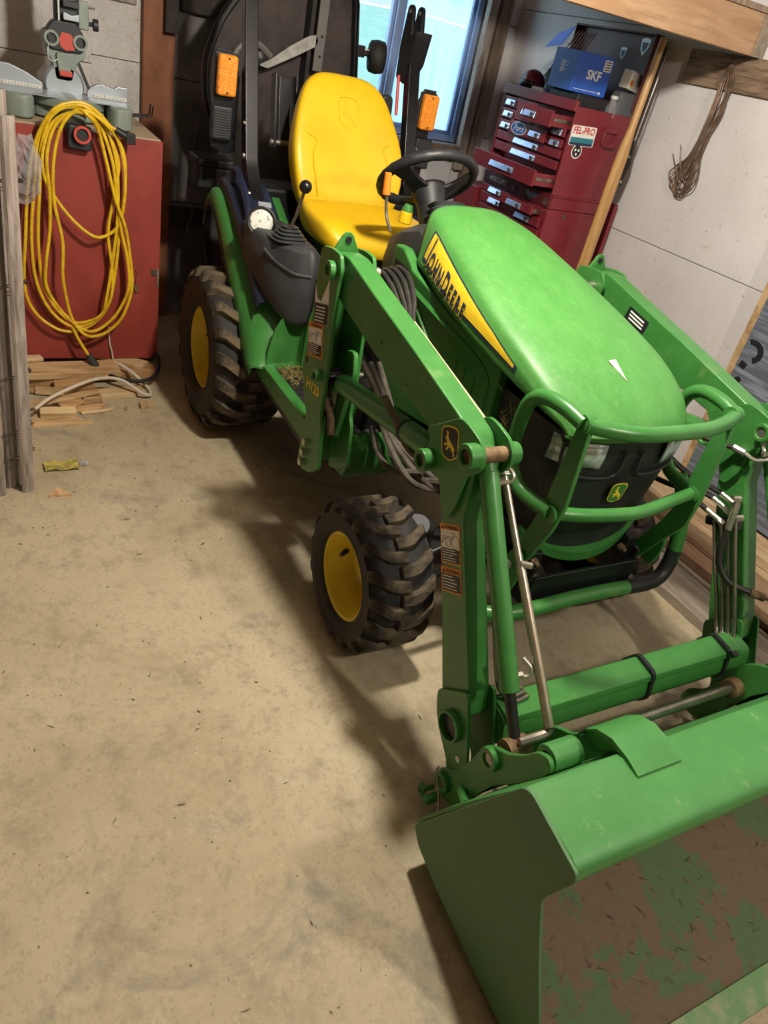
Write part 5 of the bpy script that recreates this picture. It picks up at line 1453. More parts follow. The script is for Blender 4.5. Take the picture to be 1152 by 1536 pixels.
B().box((-.80, -1.24, Z0+.0885), (-.60, -1.0, Z0+.091)).make('table_plate', 'saw_light', saw)
B().box((-.80, -.96, Z0+.0885), (-.62, -.75, Z0+.091)).make('table_plate', 'saw_light', saw)
# upright arm: bevel disc, yoke with slide tubes, motor column
B().lathe([(-.03, .001), (-.03, .078), (.02, .078), (.03, .07), (.03, .001)], (-.82, -.985, Z0+.115), (1, 0, 0), 36).make('bevel_disc', 'saw_light', saw, smooth=True, angle=40)
yk = [(-1.02, Z0+0.130), (-.95, Z0+0.130), (-.935, Z0+0.200), (-.90, Z0+0.225), (-.90, Z0+0.295), (-.925, Z0+0.310), (-.945, Z0+0.295), (-.955, Z0+0.235), (-1.005, Z0+0.235), (-1.012, Z0+0.295), (-1.03, Z0+0.310), (-1.05, Z0+0.295), (-1.05, Z0+0.225), (-1.03, Z0+0.200)]
B().prism([tuple(q) for q in round_poly(yk, .015, 2)], 'x', -.87, -.79).make('yoke', 'saw_grey', saw, bevel=.006)
B().prism([tuple(q) for q in round_poly([(-1.005, Z0+0.150), (-.965, Z0+0.150), (-.955, Z0+0.200), (-.94, Z0+0.235), (-1.015, Z0+0.235)], .01, 2)], 'x', -.79, -.775).make('yoke_face', 'saw_grey', saw, bevel=.004)
B().box((-.789, -1.004, Z0+0.150), (-.772, -.955, Z0+0.172)).make('bevel_pointer', 'saw_red', saw, bevel=.004)
for yy in (-1.030, -.922):
    B().ring((-.90, yy, Z0+0.280), (-.765, yy, Z0+0.280), .028, .019, 24).make('slide_tube', 'saw_grey', saw, smooth=True)
    B().cyl((-.89, yy, Z0+0.280), (-.78, yy, Z0+0.280), .019, n=18).make('slide_bore', 'saw_dark', saw)
hd = B().prism([tuple(q) for q in round_poly([(-1.04, Z0+0.240), (-.91, Z0+0.240), (-.905, Z0+0.305), (-.935, Z0+0.345), (-1.02, Z0+0.345), (-1.05, Z0+0.305)], .015, 2)], 'x', -.84, -.775).make('saw_head', 'saw_dark', saw, bevel=.006)
flat('brand_badge', [(x*.030, y*.032) for x, y in ((-1, .2), (-.6, 1), (.5, .9), (1, .2), (.9, -.8), (-.2, -1), (-.9, -.5))], (-.7745, -.972, Z0+0.275), FX, 'saw_red', saw, thick=.002)
col = B().box((-.85, -1.012, Z0+0.335), (-.79, -.925, Z0+0.585)).make('head_column', 'saw_dark', saw, bevel=.008)
for k in range(5):
    B().prism([tuple(q) for q in round_poly([(-.985, Z0+0.350+k*.044), (-.925, Z0+0.350+k*.044), (-.925, Z0+0.377+k*.044), (-.955, Z0+0.369+k*.044), (-.985, Z0+0.377+k*.044)], .004, 2)], 'x', -.79, -.760).make('bellows_fold', 'saw_light' if k % 2 == 0 else 'saw_dark', saw, bevel=.004)
B().cyl((-.78, -1.000, Z0+0.265), (-.78, -.998, Z0+0.565), .0035, n=8).make('cable', 'print_white', saw, smooth=True)
B().box((-.82, -.925, Z0+0.325), (-.79, -.885, Z0+0.425)).make('side_plate', 'saw_grey', saw, bevel=.006)
B().cyl((-.80, -.885, Z0+0.350), (-.80, -.862, Z0+0.350), .008, n=10).cyl((-.80, -.868, Z0+0.350), (-.80, -.850, Z0+0.350), .022, n=18).make('clamp_knob', 'saw_dark', saw, smooth=True)
B().cyl((-.80, -.885, Z0+0.405), (-.80, -.860, Z0+0.407), .004, n=8).make('stud', 'steel', saw)
B().beam((-.80, -.93, Z0+0.210), (-.80, -.875, Z0+0.085), .012, .012, (1, 0, 0)).make('stay_rod', 'saw_dark', saw)
B().tube(cr([(-.772, -1.042, Z0+0.265), (-.765, -1.046, Z0+0.215), (-.762, -1.03, Z0+0.200), (-.766, -1.01, Z0+0.210)], 4), .0015, 5).make('zip_string', 'print_white', saw)
# hex key pair sticking out of the base on the right
for k in range(2):
    B().tube([(-.70-k*.05, -.745, Z0+.05), (-.72-k*.05, -.66, Z0+.055), (-.722-k*.05, -.645, Z0+.06), (-.72-k*.05, -.64, Z0+.10)], .004, 6).make('support_bar', 'dark_metal', saw, smooth=True)

# yellow extension cord: several hanging loops over the saw handle
XC = -0.452
loops = [
 [(-.987, 1.142), (-1.075, 1.105), (-1.140, .98), (-1.175, .82), (-1.197, .62), (-1.212, .42), (-1.180, .305), (-1.10, .235), (-1.02, .222), (-.93, .262), (-.872, .36), (-.845, .52), (-.825, .70), (-.806, .86), (-.815, .98), (-.86, 1.065), (-.925, 1.125)],
 [(-.985, 1.128), (-1.06, 1.105), (-1.125, 1.0), (-1.150, .85), (-1.175, .62), (-1.165, .44), (-1.12, .32), (-1.05, .255), (-.98, .248), (-.915, .29), (-.868, .38), (-.86, .50), (-.875, .66), (-.852, .82), (-.835, .94), (-.87, 1.04), (-.93, 1.110)],
 [(-.985, 1.136), (-1.07, 1.10), (-1.118, .98), (-1.135, .82), (-1.150, .62), (-1.14, .44), (-1.095, .33), (-1.03, .27), (-.965, .268), (-.905, .31), (-.884, .40), (-.862, .52), (-.845, .66), (-.838, .80), (-.845, .95), (-.88, 1.06), (-.935, 1.118)],
 [(-1.0, 1.112), (-1.075, 1.06), (-1.118, .95), (-1.115, .86), (-1.075, .78), (-1.01, .70), (-.94, .650), (-.885, .652), (-.835, .70), (-.815, .80), (-.812, .92), (-.835, 1.02), (-.89, 1.085), (-.95, 1.118)],
 [(-1.005, 1.108), (-1.07, 1.05), (-1.105, .94), (-1.10, .80), (-1.105, .66), (-1.125, .54), (-1.13, .43), (-1.085, .335), (-1.02, .262), (-.955, .232), (-.89, .26), (-.835, .33), (-.795, .44), (-.80, .56), (-.825, .68), (-.845, .82), (-.862, .95), (-.90, 1.06), (-.95, 1.105)],
 [(-.99, 1.120), (-1.045, 1.06), (-1.08, .94), (-1.085, .78), (-1.06, .62), (-1.065, .48), (-1.05, .36), (-1.03, .28), (-.99, .225), (-.945, .208), (-.88, .232), (-.82, .31), (-.782, .44), (-.79, .58), (-.812, .70), (-.85, .80), (-.885, .95), (-.915, 1.06), (-.955, 1.108)],
]
cord = B()
for k, lp in enumerate(loops):
    n = len(lp)
    pts = []
    for i, (y, z) in enumerate(lp):
        wob = .008*math.sin(i*1.9+k)
        pts.append((XC+.006*k+wob+(.02 if z > 1.08 else 0)*(1 if z > 1.05 else 0), y, z))
    cord.tube(cr(pts, 7, closed=True), .0068, 8, closed=True)
cord.tube(cr([(XC+.03, -.95, 1.118), (XC+.035, -.90, 1.098), (XC+.03, -.868, 1.075), (XC+.028, -.850, 1.068)], 5), .0068, 8)
cord.tube(cr([(XC+.02, -1.03, .245), (XC+.025, -1.015, .205), (XC+.03, -.995, .165), (XC+.04, -.972, .125)], 5), .0068, 8)
ec = cord.make('extension_cord', 'cord_yellow', smooth=True, label='coiled yellow extension cord hanging in loops from the saw handle', cat='cord')
B().cyl((XC+.028, -.850, 1.068), (XC+.028, -.805, 1.045), .013, .016, n=14).box((XC+.012, -.812, 1.022), (XC+.044, -.775, 1.062)).make('plug', 'cord_black', ec, smooth=True, bevel=.003)
B().cyl((XC+.04, -.972, .125), (XC+.05, -.945, .075), .015, .020, n=14).cyl((XC+.05, -.945, .075), (XC+.055, -.93, .05), .020, .014, n=14).make('socket_end', 'grey_plastic', ec, smooth=True)
B().tube(cr([(-.392, -.928, .052), (-.36, -.90, .052), (-.305, -.85, .052), (-.28, -.78, .052), (-.30, -.72, .054), (-.36, -.675, .06), (-.42, -.655, .075), (-.47, -.652, .10), (-.52, -.675, .05), (-.60, -.70, .012)], 7), .009, 10).make('black_power_cord', 'cord_black', smooth=True, label='black power cord plugged into the yellow cord, looping past the cabinet corner', cat='cord')
B().tube(cr([(-.03, -1.235, .055), (-.10, -1.17, .068), (-.20, -1.05, .076), (-.255, -.95, .080), (-.25, -.86, .074), (-.20, -.775, .030), (-.22, -.735, .012), (-.30, -.735, .016), (-.37, -.80, .065), (-.44, -.86, .075), (-.55, -.90, .012)], 7), .0075, 8).make('white_cable', 'cord_white', smooth=True, label='flat white cable snaking over the lumber offcuts below the cabinet', cat='cable')
B().tube(cr([(CBX+.006, -.868, .225), (CBX+.008, -.865, .15), (CBX+.012, -.855, .10), (CBX+.012, -.850, .04), (CBX-.02, -.85, .008)], 5), .004, 8).make('white_wire', 'cord_white', smooth=True, label='thin white wire hanging down the lower front of the cabinet', cat='cable')

# crumpled clear plastic bag on the left end of the saw
random.seed(17)
rows = []
for i in range(11):
    row = []
    for j in range(17):
        u, v_ = i/10, j/16
        y = -1.36+.20*v_+.035*math.sin(u*3)
        z = 1.09-.09*v_-.25*u+.02*math.sin(v_*7)
        x = -.435+.04*math.sin(v_*PI)+random.uniform(-.014, .014)+.03*math.sin(u*PI)
        row.append((x, y+random.uniform(-.007, .007), z+random.uniform(-.008, .008)))
    rows.append(row)
B().loft(rows).make('plastic_bag', 'clear_film', label='crumpled clear plastic bag hanging at the left end of the saw', cat='bag', solid=.001)

# ------------------------------------------------------------------ lumber and offcuts under the cabinet
random.seed(4)
def board(name, p0, p1, w, h, m, label, group=None, cat='board', tilt=0, cut=0.0, bev=.002):
    """lumber piece, p0-p1 = centre line at its base height"""
    p0, p1 = Vector(p0), Vector(p1); d = (p1-p0).normalized(); L_ = (p1-p0).length
    side = Vector((0, 0, 1)).cross(d).normalized(); up = d.cross(side)
    if tilt:
        q = Matrix.Rotation(tilt, 3, d); side, up = q@side, q@up
    v = []
    for a in (0, 1):
        for b_, c_ in ((-1, 0), (1, 0), (1, 1), (-1, 1)):
            sh = cut*b_*w/2*(1 if a else 0)
            v.append(p0+d*(L_*a+sh)+side*b_*w/2+up*c_*h)
    bb = B().add([Vector(q) for q in v], [(0, 3, 2, 1), (4, 5, 6, 7), (0, 1, 5, 4), (1, 2, 6, 5), (2, 3, 7, 6), (3, 0, 4, 7)])
    # local x of the mesh along the grain
    me_o = bb.make(name, m, bevel=bev, seg=1, label=label, cat=cat, group=group)
    return me_o
GL = 'lumber pieces under the red cabinet'
board('pine_board', (-.47, -.97, .0), (-.47, -.665, .0), .15, .046, 'pine_b', 'thick square-ended pine board flat on the floor under the right end of the cabinet', GL)
board('pine_board', (-.46, -1.44, .0), (-.43, -1.02, .0), .20, .040, 'pine_b', 'wide pine board at the bottom of the pile behind the long plank', GL)
board('pine_board', (-.355, -1.46, .050), (-.400, -.845, .050), .105, .030, 'pine_y', 'long knotty pine plank lying across the top of the pile under the cabinet', GL, tilt=.10)
board('pine_board', (-.66, -1.02, .047), (-.440, -.715, .047), .080, .019, 'pine_c', 'pine plank sticking out at an angle below the cabinet door', GL)
board('pine_board', (-.42, -1.36, .088), (-.47, -1.16, .076), .045, .016, 'pine_c', 'short pine slat leaning back on the long plank beside the fence roll', GL)
board('pine_offcut', (-.275, -1.21, .004), (-.245, -1.10, .004), .030, .034, 'pine_y', 'small pale pine block near the fence slats', GL, 'offcut', tilt=-.25)
board('pine_offcut', (-.29, -1.13, .012), (-.285, -.97, .030), .075, .026, 'pine_b', 'wide tilted pine offcut behind the white cable', GL, 'offcut', tilt=.22)
board('pine_offcut', (-.115, -1.27, .020), (-.185, -.965, .050), .040, .010, 'pine_y', 'thin pine strip lying along the white cable', GL, 'offcut')
board('pine_offcut', (-.235, -.965, .0), (-.265, -.775, .0), .075, .022, 'pine_c', 'pale split pine offcut at the right edge of the pile', GL, 'offcut', cut=.7)
board('pine_offcut', (-.075, -1.215, .002), (-.072, -1.075, .002), .045, .028, 'pine_c', 'pine offcut lying just behind the grooved moulding', GL, 'offcut', tilt=.18)
board('pine_offcut', (-.110, -1.130, .006), (-.165, -1.045, .020), .050, .022, 'pine_b', 'tilted pine block in the middle of the offcuts', GL, 'offcut', tilt=.5)
board('pine_offcut', (-.175, -1.035, .002), (-.180, -.955, .002), .040, .036, 'pine_y', 'thick pine end block behind the splintered shakes', GL, 'offcut')
board('pine_offcut', (-.105, -1.075, .002), (-.125, -.955, .002), .042, .012, 'pine_y', 'splintered pine shake with a pointed end', GL, 'offcut', cut=1.2)
board('pine_offcut', (-.075, -1.055, .002), (-.100, -.925, .002), .018, .008, 'pine_c', 'thin pointed splinter in front of the shake', GL, 'offcut', cut=2)
board('pine_offcut', (-.315, -1.34, .004), (-.285, -1.16, .004), .045, .024, 'pine_b', 'dark pine strip behind the small pale block', GL, 'offcut', tilt=-.15)
mo = board('pine_moulding', (.010, -1.42, .0), (-.008, -1.050, .0), .058, .014, 'pine_y', 'pale grooved pine moulding in front of the offcuts', None, 'moulding', cut=-1.1)
for k in (-1, 1):
    B().beam((.010+k*.012, -1.41, .0155), (-.007+k*.012, -1.085+k*.012, .0155), .006, .005).make('moulding_bead', 'pine_y', mo)
board('wood_block', (-.125, -.800, 0), (-.118, -.740, 0), .048, .020, 'pine', 'small notched pine block alone on the floor by the rear tyre', None, 'block')
board('wood_stick', (-.090, -.866, 0), (-.128, -.858, 0), .010, .009, 'pine', 'tiny pine stick lying alone on the floor', None, 'stick')
c = Vector((.525, -1.213, 0))
B().add([c+Vector(q) for q in [(.018, -.036, 0), (.022, .036, 0), (-.035, -.006, 0), (.018, -.036, .009), (.022, .036, .009), (-.035, -.006, .009)]], [(0, 2, 1), (3, 4, 5), (0, 1, 4, 3), (1, 2, 5, 4), (2, 0, 3, 5)]).make('wood_triangle', 'pine', label='triangular pine offcut lying on the floor near the fence roll', cat='offcut')
rows = []
for i in range(6):
    rows.append([(.31+.013*i, -1.245+.020*j, .002+.010*abs(math.sin(i*1.3+j*.9))) for j in range(7)])
wr = B().loft(rows).make('plastic_wrapper', 'foil_yellow', label='torn yellow plastic wrapper on the floor beside the fence roll', cat='wrapper', solid=.001)
rows = [[(.322+.010*i, -1.12+.010*j, .004+.010*abs(math.sin(i*2.1+j*1.7))) for j in range(4)] for i in range(4)]
B().loft(rows).make('torn_end', 'clear_film', wr, solid=.001)

# ------------------------------------------------------------------ rolled picket (snow) fence at the left edge
fc = Vector((.41, -1.48, 0))
fence = thing('picket_fence_roll', 'roll of weathered wooden snow fence bound with wire, standing at the left edge', 'fence', fc)
random.seed(8)
spots = [(.490, -1.312, .22), (.455, -1.362, .30), (.505, -1.402, .10), (.43, -1.335, .6), (.40, -1.300, 1.0), (.49, -1.455, -.05), (.47, -1.50, .0), (.41, -1.40, .3), (.37, -1.36, .8), (.34, -1.31, 1.2), (.30, -1.35, 1.5), (.44, -1.55, -.2), (.38, -1.48, .1), (.33, -1.43, .6), (.28, -1.42, 1.5), (.37, -1.56, -.4), (.30, -1.51, .9), (.50, -1.60, -.1), (.46, -1.65, -.3), (.40, -1.68, -.5)]
for i, (px, py, rz) in enumerate(spots):
    c = Vector((px, py, 0))
    hgt = 1.22+random.uniform(-.03, .03)
    M = Matrix.Rotation(rz, 3, 'Z')
    lean = Vector((random.uniform(-.004, .004), .020+random.uniform(-.006, .006), 0))
    hw = random.uniform(.019, .023)
    v = []
    for z, k in ((0, 0), (hgt, 1)):
        for y, x in ((-hw, .0), (-hw*.6, .007), (hw*.6, .007), (hw, .0), (hw*.8, -.006), (-hw*.8, -.006)):
            v.append(c+M@Vector((x, y, 0))+lean*k+Vector((0, 0, z)))
    B().add(v, [(5, 4, 3, 2, 1, 0), (6, 7, 8, 9, 10, 11)]+[(q, (q+1) % 6, 6+(q+1) % 6, 6+q) for q in range(6)]).make('slat', 'weathered', fence, bevel=.002, seg=1)
for z in (.12, .22, .42, .72, 1.02):
    for ph in (0, 1):
        pts = []
        for j in range(61):
            t = 2*PI*j/60
            r = 1+.03*math.sin(t*15+ph*PI)
            pts.append(Vector((.405+.118*r*math.cos(t)-.01*math.sin(t), -1.475+.192*r*math.sin(t)+.02*z, z+.006*math.cos(t*15+ph*PI)+.012*math.sin(t*2))))
        B().tube(pts, .0016, 5).make('binding_wire', 'fence_wire', fence, smooth=True)

# ------------------------------------------------------------------ mower deck standing on edge behind the tractor
XM = -0.86
deck = thing('mower_deck', 'dark mower deck standing on edge behind the seat, underside showing', 'mower deck', (XM, 0, 0))
ol = [(-.20, .0), (.40, .0), (.46, .55), (.40, 1.05), (.30, 1.72), (-.05, 1.80), (-.22, 1.66), (-.33, 1.50), (-.385, 1.34), (-.375, 1.18), (-.31, 1.05), (-.33, .55)]
oc = [tuple(q) for q in round_poly(ol, .05, 4)]
B().prism(oc, 'x', XM-.03, XM-.022).make('deck_shell', 'deck_brown', deck)
B().tube([(XM-.005, y, z) for y, z in oc], .018, 8, closed=True).make('deck_rim', 'black_paint', deck, smooth=True)
rows = [[(XM-.03, y, z) for y, z in oc], [(XM+.03, y, z) for y, z in oc]]
B().loft(rows, closed=True).make('deck_skirt', 'dark_metal', deck, solid=.006)
B().box((XM-.02, .07, .3), (XM+.05, .085, 1.75)).make('deck_baffle', 'dark_metal', deck)
B().box((XM+.045, .105, 1.38), (XM+.052, .150, 1.78)).make('wear_strip', 'saw_grey_dark', deck)
for z in (1.44, 1.52):
    B().cyl((XM+.052, .132, z), (XM+.056, .132, z), .006, n=8).make('strip_bolt', 'dark_metal', deck)
bl = [(-.155, 1.36), (-.115, 1.352), (.02, 1.425), (.105, 1.475), (.118, 1.500), (.103, 1.522), (.07, 1.512), (-.02, 1.455), (-.10, 1.392)]
B().prism([tuple(q) for q in round_poly(bl, .008, 2)], 'x', XM+.045, XM+.052).make('blade', 'saw_grey_light', deck)
B().lathe([(0, .055), (.03, .05), (.05, .03), (.055, .001)], (XM-.01, -.14, 1.385), (1, 0, 0), 24).make('spindle', 'dark_metal', deck, smooth=True)
B().tube(cr([(XM+.03, -.30, 1.32), (XM+.04, -.24, 1.42), (XM+.04, -.17, 1.44), (XM+.04, -.10, 1.40)], 5), .016, 8).make('deflector', 'saw_grey_dark', deck, smooth=True)
gw = B().lathe([(-.034, .022), (-.040, .030), (-.042, .055), (-.034, .068), (0, .074), (.034, .068), (.042, .055), (.040, .030), (.034, .022)], (XM-.05, .478, 1.485), (.35, 1, .05), 32).make('gauge_wheel', 'rubber', deck, smooth=True, angle=60)
B().cyl((XM-.07, .37, 1.492), (XM-.04, .50, 1.486), .012, n=12).box((XM-.09, .35, 1.47), (XM-.05, .41, 1.52)).make('wheel_fork', 'dark_metal', deck)
B().tube(cr([(XM-.06, .40, 1.50), (XM-.05, .43, 1.505), (XM-.05, .44, 1.48)], 4), .006, 8).make('wheel_pin', 'zinc', deck, smooth=True)

# iron rod hook on the back wall
B().tube(cr([(XB+.11, -.342, 1.135), (XB+.10, -.348, 1.10), (XB+.10, -.33, 1.07), (XB+.10, -.318, 1.03), (XB+.10, -.316, .80), (XB+.10, -.318, .56), (XB+.10, -.335, .54), (XB+.10, -.34, .49)], 6), .004, 6).make('iron_rod', 'steel', label='thin bent iron rod hanging on the grey back wall', cat='rod', smooth=True)

random.seed(77)
b = B()
for k in range(420):
    x = random.uniform(.2, 2.9); y = random.uniform(-2.0, .7)
    c = Vector((x, y, .0015)); a = random.uniform(0, 2*PI)
    L_ = random.choice([.0015, .002, .002, .003, .004, .006, .010])
    d = Vector((math.cos(a), math.sin(a), 0))*L_; e = Vector((-d.y, d.x, 0)).normalized()*random.choice([.0006, .0008, .0012])
    m_ = c+d*.2+e*random.uniform(-2, 2)
    b.add([c-d, m_-e, c+d, m_+e, c-d+Vector((0, 0, .0015)), m_-e+Vector((0, 0, .002)), c+d+Vector((0, 0, .0015)), m_+e+Vector((0, 0, .002))], [(4, 5, 6, 7), (0, 3, 2, 1), (0, 1, 5, 4), (1, 2, 6, 5), (2, 3, 7, 6), (3, 0, 4, 7)])
b.make('floor_litter', 'dirt_straw', label='scattered twigs and crumbs on the concrete floor', cat='litter', kind='stuff', fixn=False)
# ------------------------------------------------------------------ tool chest on roller cabinet (front faces -y)
TX0, TX1, TY0, TY1 = -.640, -.060, 1.10, 1.475
FT = frame((1, 0, 0), (0, 0, 1))     # normal -y
def handle(parent, x, z, w, y=TY0-.012):
    b = B()
    b.prism([(y-.014, z-.012), (y, z-.014), (y, z+.014), (y-.006, z+.014)], 'x', x-w/2, x+w/2)
    b.make('handle', 'chrome_pull', parent, bevel=.002)
    B().box((x+w/2-.028, y-.0148, z-.010), (x+w/2-.010, y-.0142, z+.008)).make('handle_badge', 'bronze_wire', parent)
def drawer(t, x0, x1, z0, z1, out=0.0, hx=None, hw=None, name='drawer'):
    y0 = TY0-.012-out
    d = B().box((x0, y0, z0), (x1, y0+.012, z1)).make(name, 'red_metal', t, bevel=.003)
    if out > .02:
        bx = B()
        xa, xb = x0+.008, x1-.008
        ye = TY0+.05
        bx.box((xa, y0+.012, z0+.006), (xb, ye, z0+.010)).box((xa, y0+.012, z0+.010), (xa+.004, ye, z1-.012)).box((xb-.004, y0+.012, z0+.010), (xb, ye, z1-.012))
        bx.make('drawer_tray', 'red_metal', d)
        B().box((xb-.001, y0+.02, (z0+z1)/2-.008), (xb+.004, ye, (z0+z1)/2+.006)).make('drawer_slide', 'steel', d)
    if hw:
        handle(d, hx if hx is not None else (x0+x1)/2, (z0+z1)/2-.003, hw, y0)
    return d
tc = thing('tool_chest', 'red steel top tool chest with open lid and many chrome-handled drawers', 'tool chest', ((TX0+TX1)/2, (TY0+TY1)/2, 1.088))
b = B().box((TX0, TY0+.012, 1.090), (TX1, TY1, 1.100)).box((TX0, TY0, 1.10), (TX0+.008, TY1, 1.485)).box((TX1-.008, TY0, 1.10), (TX1, TY1, 1.485)).box((TX0+.008, TY1-.008, 1.10), (TX1-.008, TY1, 1.485)).box((TX0+.008, TY0+.05, 1.10), (TX1-.008, TY0+.058, 1.455)).box((TX0+.008, TY0+.06, 1.445), (TX1-.008, TY1-.01, 1.455))
b.make('body', 'red_metal', tc, bevel=.003)
B().box((TX0-.004, TY0-.014, 1.460), (TX1+.002, TY0+.006, 1.506)).make('top_rail', 'red_metal', tc, bevel=.004)
for k in range(3):
    z1 = 1.452-k*.052
    drawer(tc, TX0+.03, -.485, z1-.046, z1, 0, hw=.075)
drawer(tc, -.465, -.318, 1.362, 1.452, .02, hx=-.372, hw=.085)
drawer(tc, -.312, -.085, 1.378, 1.448, .10, hx=-.245, hw=.09)
fd = drawer(tc, -.478, -.185, 1.300, 1.358, .03, hx=-.258, hw=.085)
el = [(x, y) for x, y in circ(.064, 28, .029)]
flat('oval_badge', el, (-.395, TY0-.0425, 1.330), FT, 'print_white', fd, thick=.001)
flat('oval_badge_field', circ(.059, 28, .025), (-.395, TY0-.0436, 1.330), FT, 'ford_blue', fd, thick=.0006)
text('badge_lettering', 'Ford', .042, (-.395, TY0-.0450, 1.330), FT, 'print_white', fd, shear=.3)
drawer(tc, -.172, -.078, 1.348, 1.388, .006, hw=.065)
drawer(tc, -.172, -.078, 1.300, 1.340, .006, hw=.065)
drawer(tc, TX0+.035, -.078, 1.256, 1.296, 0, hx=-.345, hw=.20)
drawer(tc, TX0+.035, -.078, 1.206, 1.246, 0, hx=-.345, hw=.20)
drawer(tc, TX0+.035, -.075, 1.122, 1.196, .115, hx=-.34, hw=.20)
# raised shadow line below: fixed rail with lettering, lock and winged emblem
B().box((TX0, TY0+.012, 1.036), (TX1, TY1, 1.089)).make('base', 'red_metal', tc, bevel=.002)
B().box((TX0, TY0-.004, 1.036), (TX1, TY0+.01, 1.098)).make('base_rail', 'dark_red_metal', tc, bevel=.003)
text('rail_lettering', 'MERCURY', .034, (-.505, TY0-.0055, 1.067), FT, 'print_white', tc, bold=.0003)
B().cyl((-.352, TY0-.012, 1.067), (-.352, TY0-.004, 1.067), .010, n=16).make('lock', 'chrome_pull', tc, smooth=True)
wing = [(-.055, .012), (-.03, .018), (0, .010), (.03, .018), (.055, .012), (.030, -.006), (.010, -.010), (0, -.022), (-.010, -.010), (-.030, -.006)]
flat('winged_emblem', wing, (-.205, TY0-.006, 1.066), FT, 'chrome_pull', tc, thick=.002)
flat('small_plate', rect(.035, .030), (-.085, TY0-.0055, 1.066), FT, 'bronze_wire', tc, thick=.001)
# side (faces +x): stickers, lift handle
FS = frame((0, 1, 0), (0, 0, 1))
st_ = flat('sticker', rect(.150, .085, .008), (TX1+.0006, 1.180, 1.370), frame((0, 1, .03), (0, -.03, 1)), 'print_white', tc, thick=.0006)
fr = frame((0, 1, .03), (0, -.03, 1))
text('sticker_lettering', 'FEL-PRO', .041, (TX1+.0016, 1.180, 1.391), fr, 'red_print', st_, bold=.0012, sx=.86)
flat('sticker_band', rect(.140, .022), (TX1+.0014, 1.1805, 1.352), fr, 'teal_print', st_, thick=.0003)
flat('sticker_band', rect(.140, .011), (TX1+.0014, 1.181, 1.3355), fr, 'label_blue', st_, thick=.0003)
rs = flat('round_sticker', circ(.031, 28), (TX1+.0006, 1.170, 1.303), FS, 'print_white', tc, thick=.0006)
flat('round_sticker_field', circ(.026, 28), (TX1+.0012, 1.170, 1.303), FS, 'label_black', rs, thick=.0004)
for k in range(3):
    a = k*2*PI/3+.5
    flat('round_sticker_mark', [(math.cos(a)*.012+x, math.sin(a)*.012+y) for x, y in circ(.006, 10)], (TX1+.0018, 1.170, 1.303), FS, 'print_white', rs, thick=.0003)
B().box((TX1, 1.295, 1.405), (TX1+.012, 1.385, 1.428)).tube([(TX1+.012, 1.295, 1.410), (TX1+.020, 1.290, 1.36), (TX1+.022, 1.300, 1.348), (TX1+.022, 1.372, 1.348), (TX1+.020, 1.384, 1.36), (TX1+.012, 1.380, 1.410)], .0055, 8).make('lift_handle', 'red_metal', tc, smooth=True)
B().tube([(TX1+.001, 1.30, 1.428), (TX1+.006, 1.30, 1.42)], .003, 6).make('rivet', 'dark_metal', tc)
# open lid standing up behind
B().box((TX0, TY1-.004, 1.49), (TX1+.0, TY1+.010, 1.825)).box((TX0, TY1-.045, 1.50), (TX0+.008, TY1-.004, 1.825)).box((TX1-.008, TY1-.045, 1.50), (TX1, TY1-.004, 1.825)).box((TX0, TY1-.045, 1.817), (TX1, TY1-.004, 1.825)).make('lid', 'dark_red_metal', tc, bevel=.003)
for x, z, r in ((-.155, 1.775, .030), (-.285, 1.735, .022)):
    flat('crest_sticker', [(-r, r*.9), (0, r*1.1), (r, r*.9), (r*.8, -r*.4), (0, -r*1.3), (-r*.8, -r*.4)], (x, TY1-.0052, z), FT, 'saw_light', tc, thick=.001)
    flat('crest_sticker_field', [(-r*.7, r*.5), (r*.7, r*.5), (r*.5, -r*.3), (0, -r*.9), (-r*.5, -r*.3)], (x, TY1-.0064, z), FT, 'label_blue', tc, thick=.0005)
# roller cabinet below
rc = thing('roller_cabinet', 'red steel roller cabinet standing under the tool chest', 'tool cabinet', ((TX0+TX1)/2, 1.29, 0))
B().box((TX0-.01, TY0, .12), (TX1+.005, TY1+.02, 1.034)).make('body', 'red_metal', rc, bevel=.004)
drawer(rc, TX0+.02, -.366, 1.002, 1.032-.0, 0, hw=.11)
drawer(rc, -.360, -.092, .992, 1.034, .06, hx=-.235, hw=.12)
drawer(rc, TX0+.02, -.330, .944, .992, 0, hw=.11)
drawer(rc, -.322, -.075, .940, .984, .01, hx=-.205, hw=.12)
drawer(rc, TX0+.02, -.075, .84, .93, 0, hw=.20)
drawer(rc, TX0+.02, -.075, .70, .83, 0, hw=.20)
drawer(rc, TX0+.02, -.075, .40, .69, 0, hw=.20)
B().cyl((TX1+.004, 1.207, 1.012-.0), (TX1+.014, 1.207, 1.012), .011, n=14).make('side_knob', 'bronze_wire', rc, smooth=True)
for xx in (TX0+.06, TX1-.06):
    for yy in (TY0+.06, TY1-.05):
        B().cyl((xx, yy-.015, .06), (xx, yy+.015, .06), .06, n=20).make('caster', 'rubber', rc, smooth=True)
B().box((TX0-.01+.005, TY1+.021, .12), (TX1+.03, TY1+.045, 1.10)).make('side_shelf', 'red_metal', rc)
# swung-down shelf door at the far end of the cabinet
B().box((-.86, TY0-.02, .70), (-.655, TY0+.30, 1.00)).make('red_bin', 'red_metal', label='plain red steel bin beyond the roller cabinet, below the window', cat='bin', bevel=.004)
B().box((-.84, TY0+.0, .0), (-.67, TY0+.28, .70)).make('bin_stand', 'dark_red_metal', label='dark red stand carrying the plain red bin', cat='stand', bevel=.004)

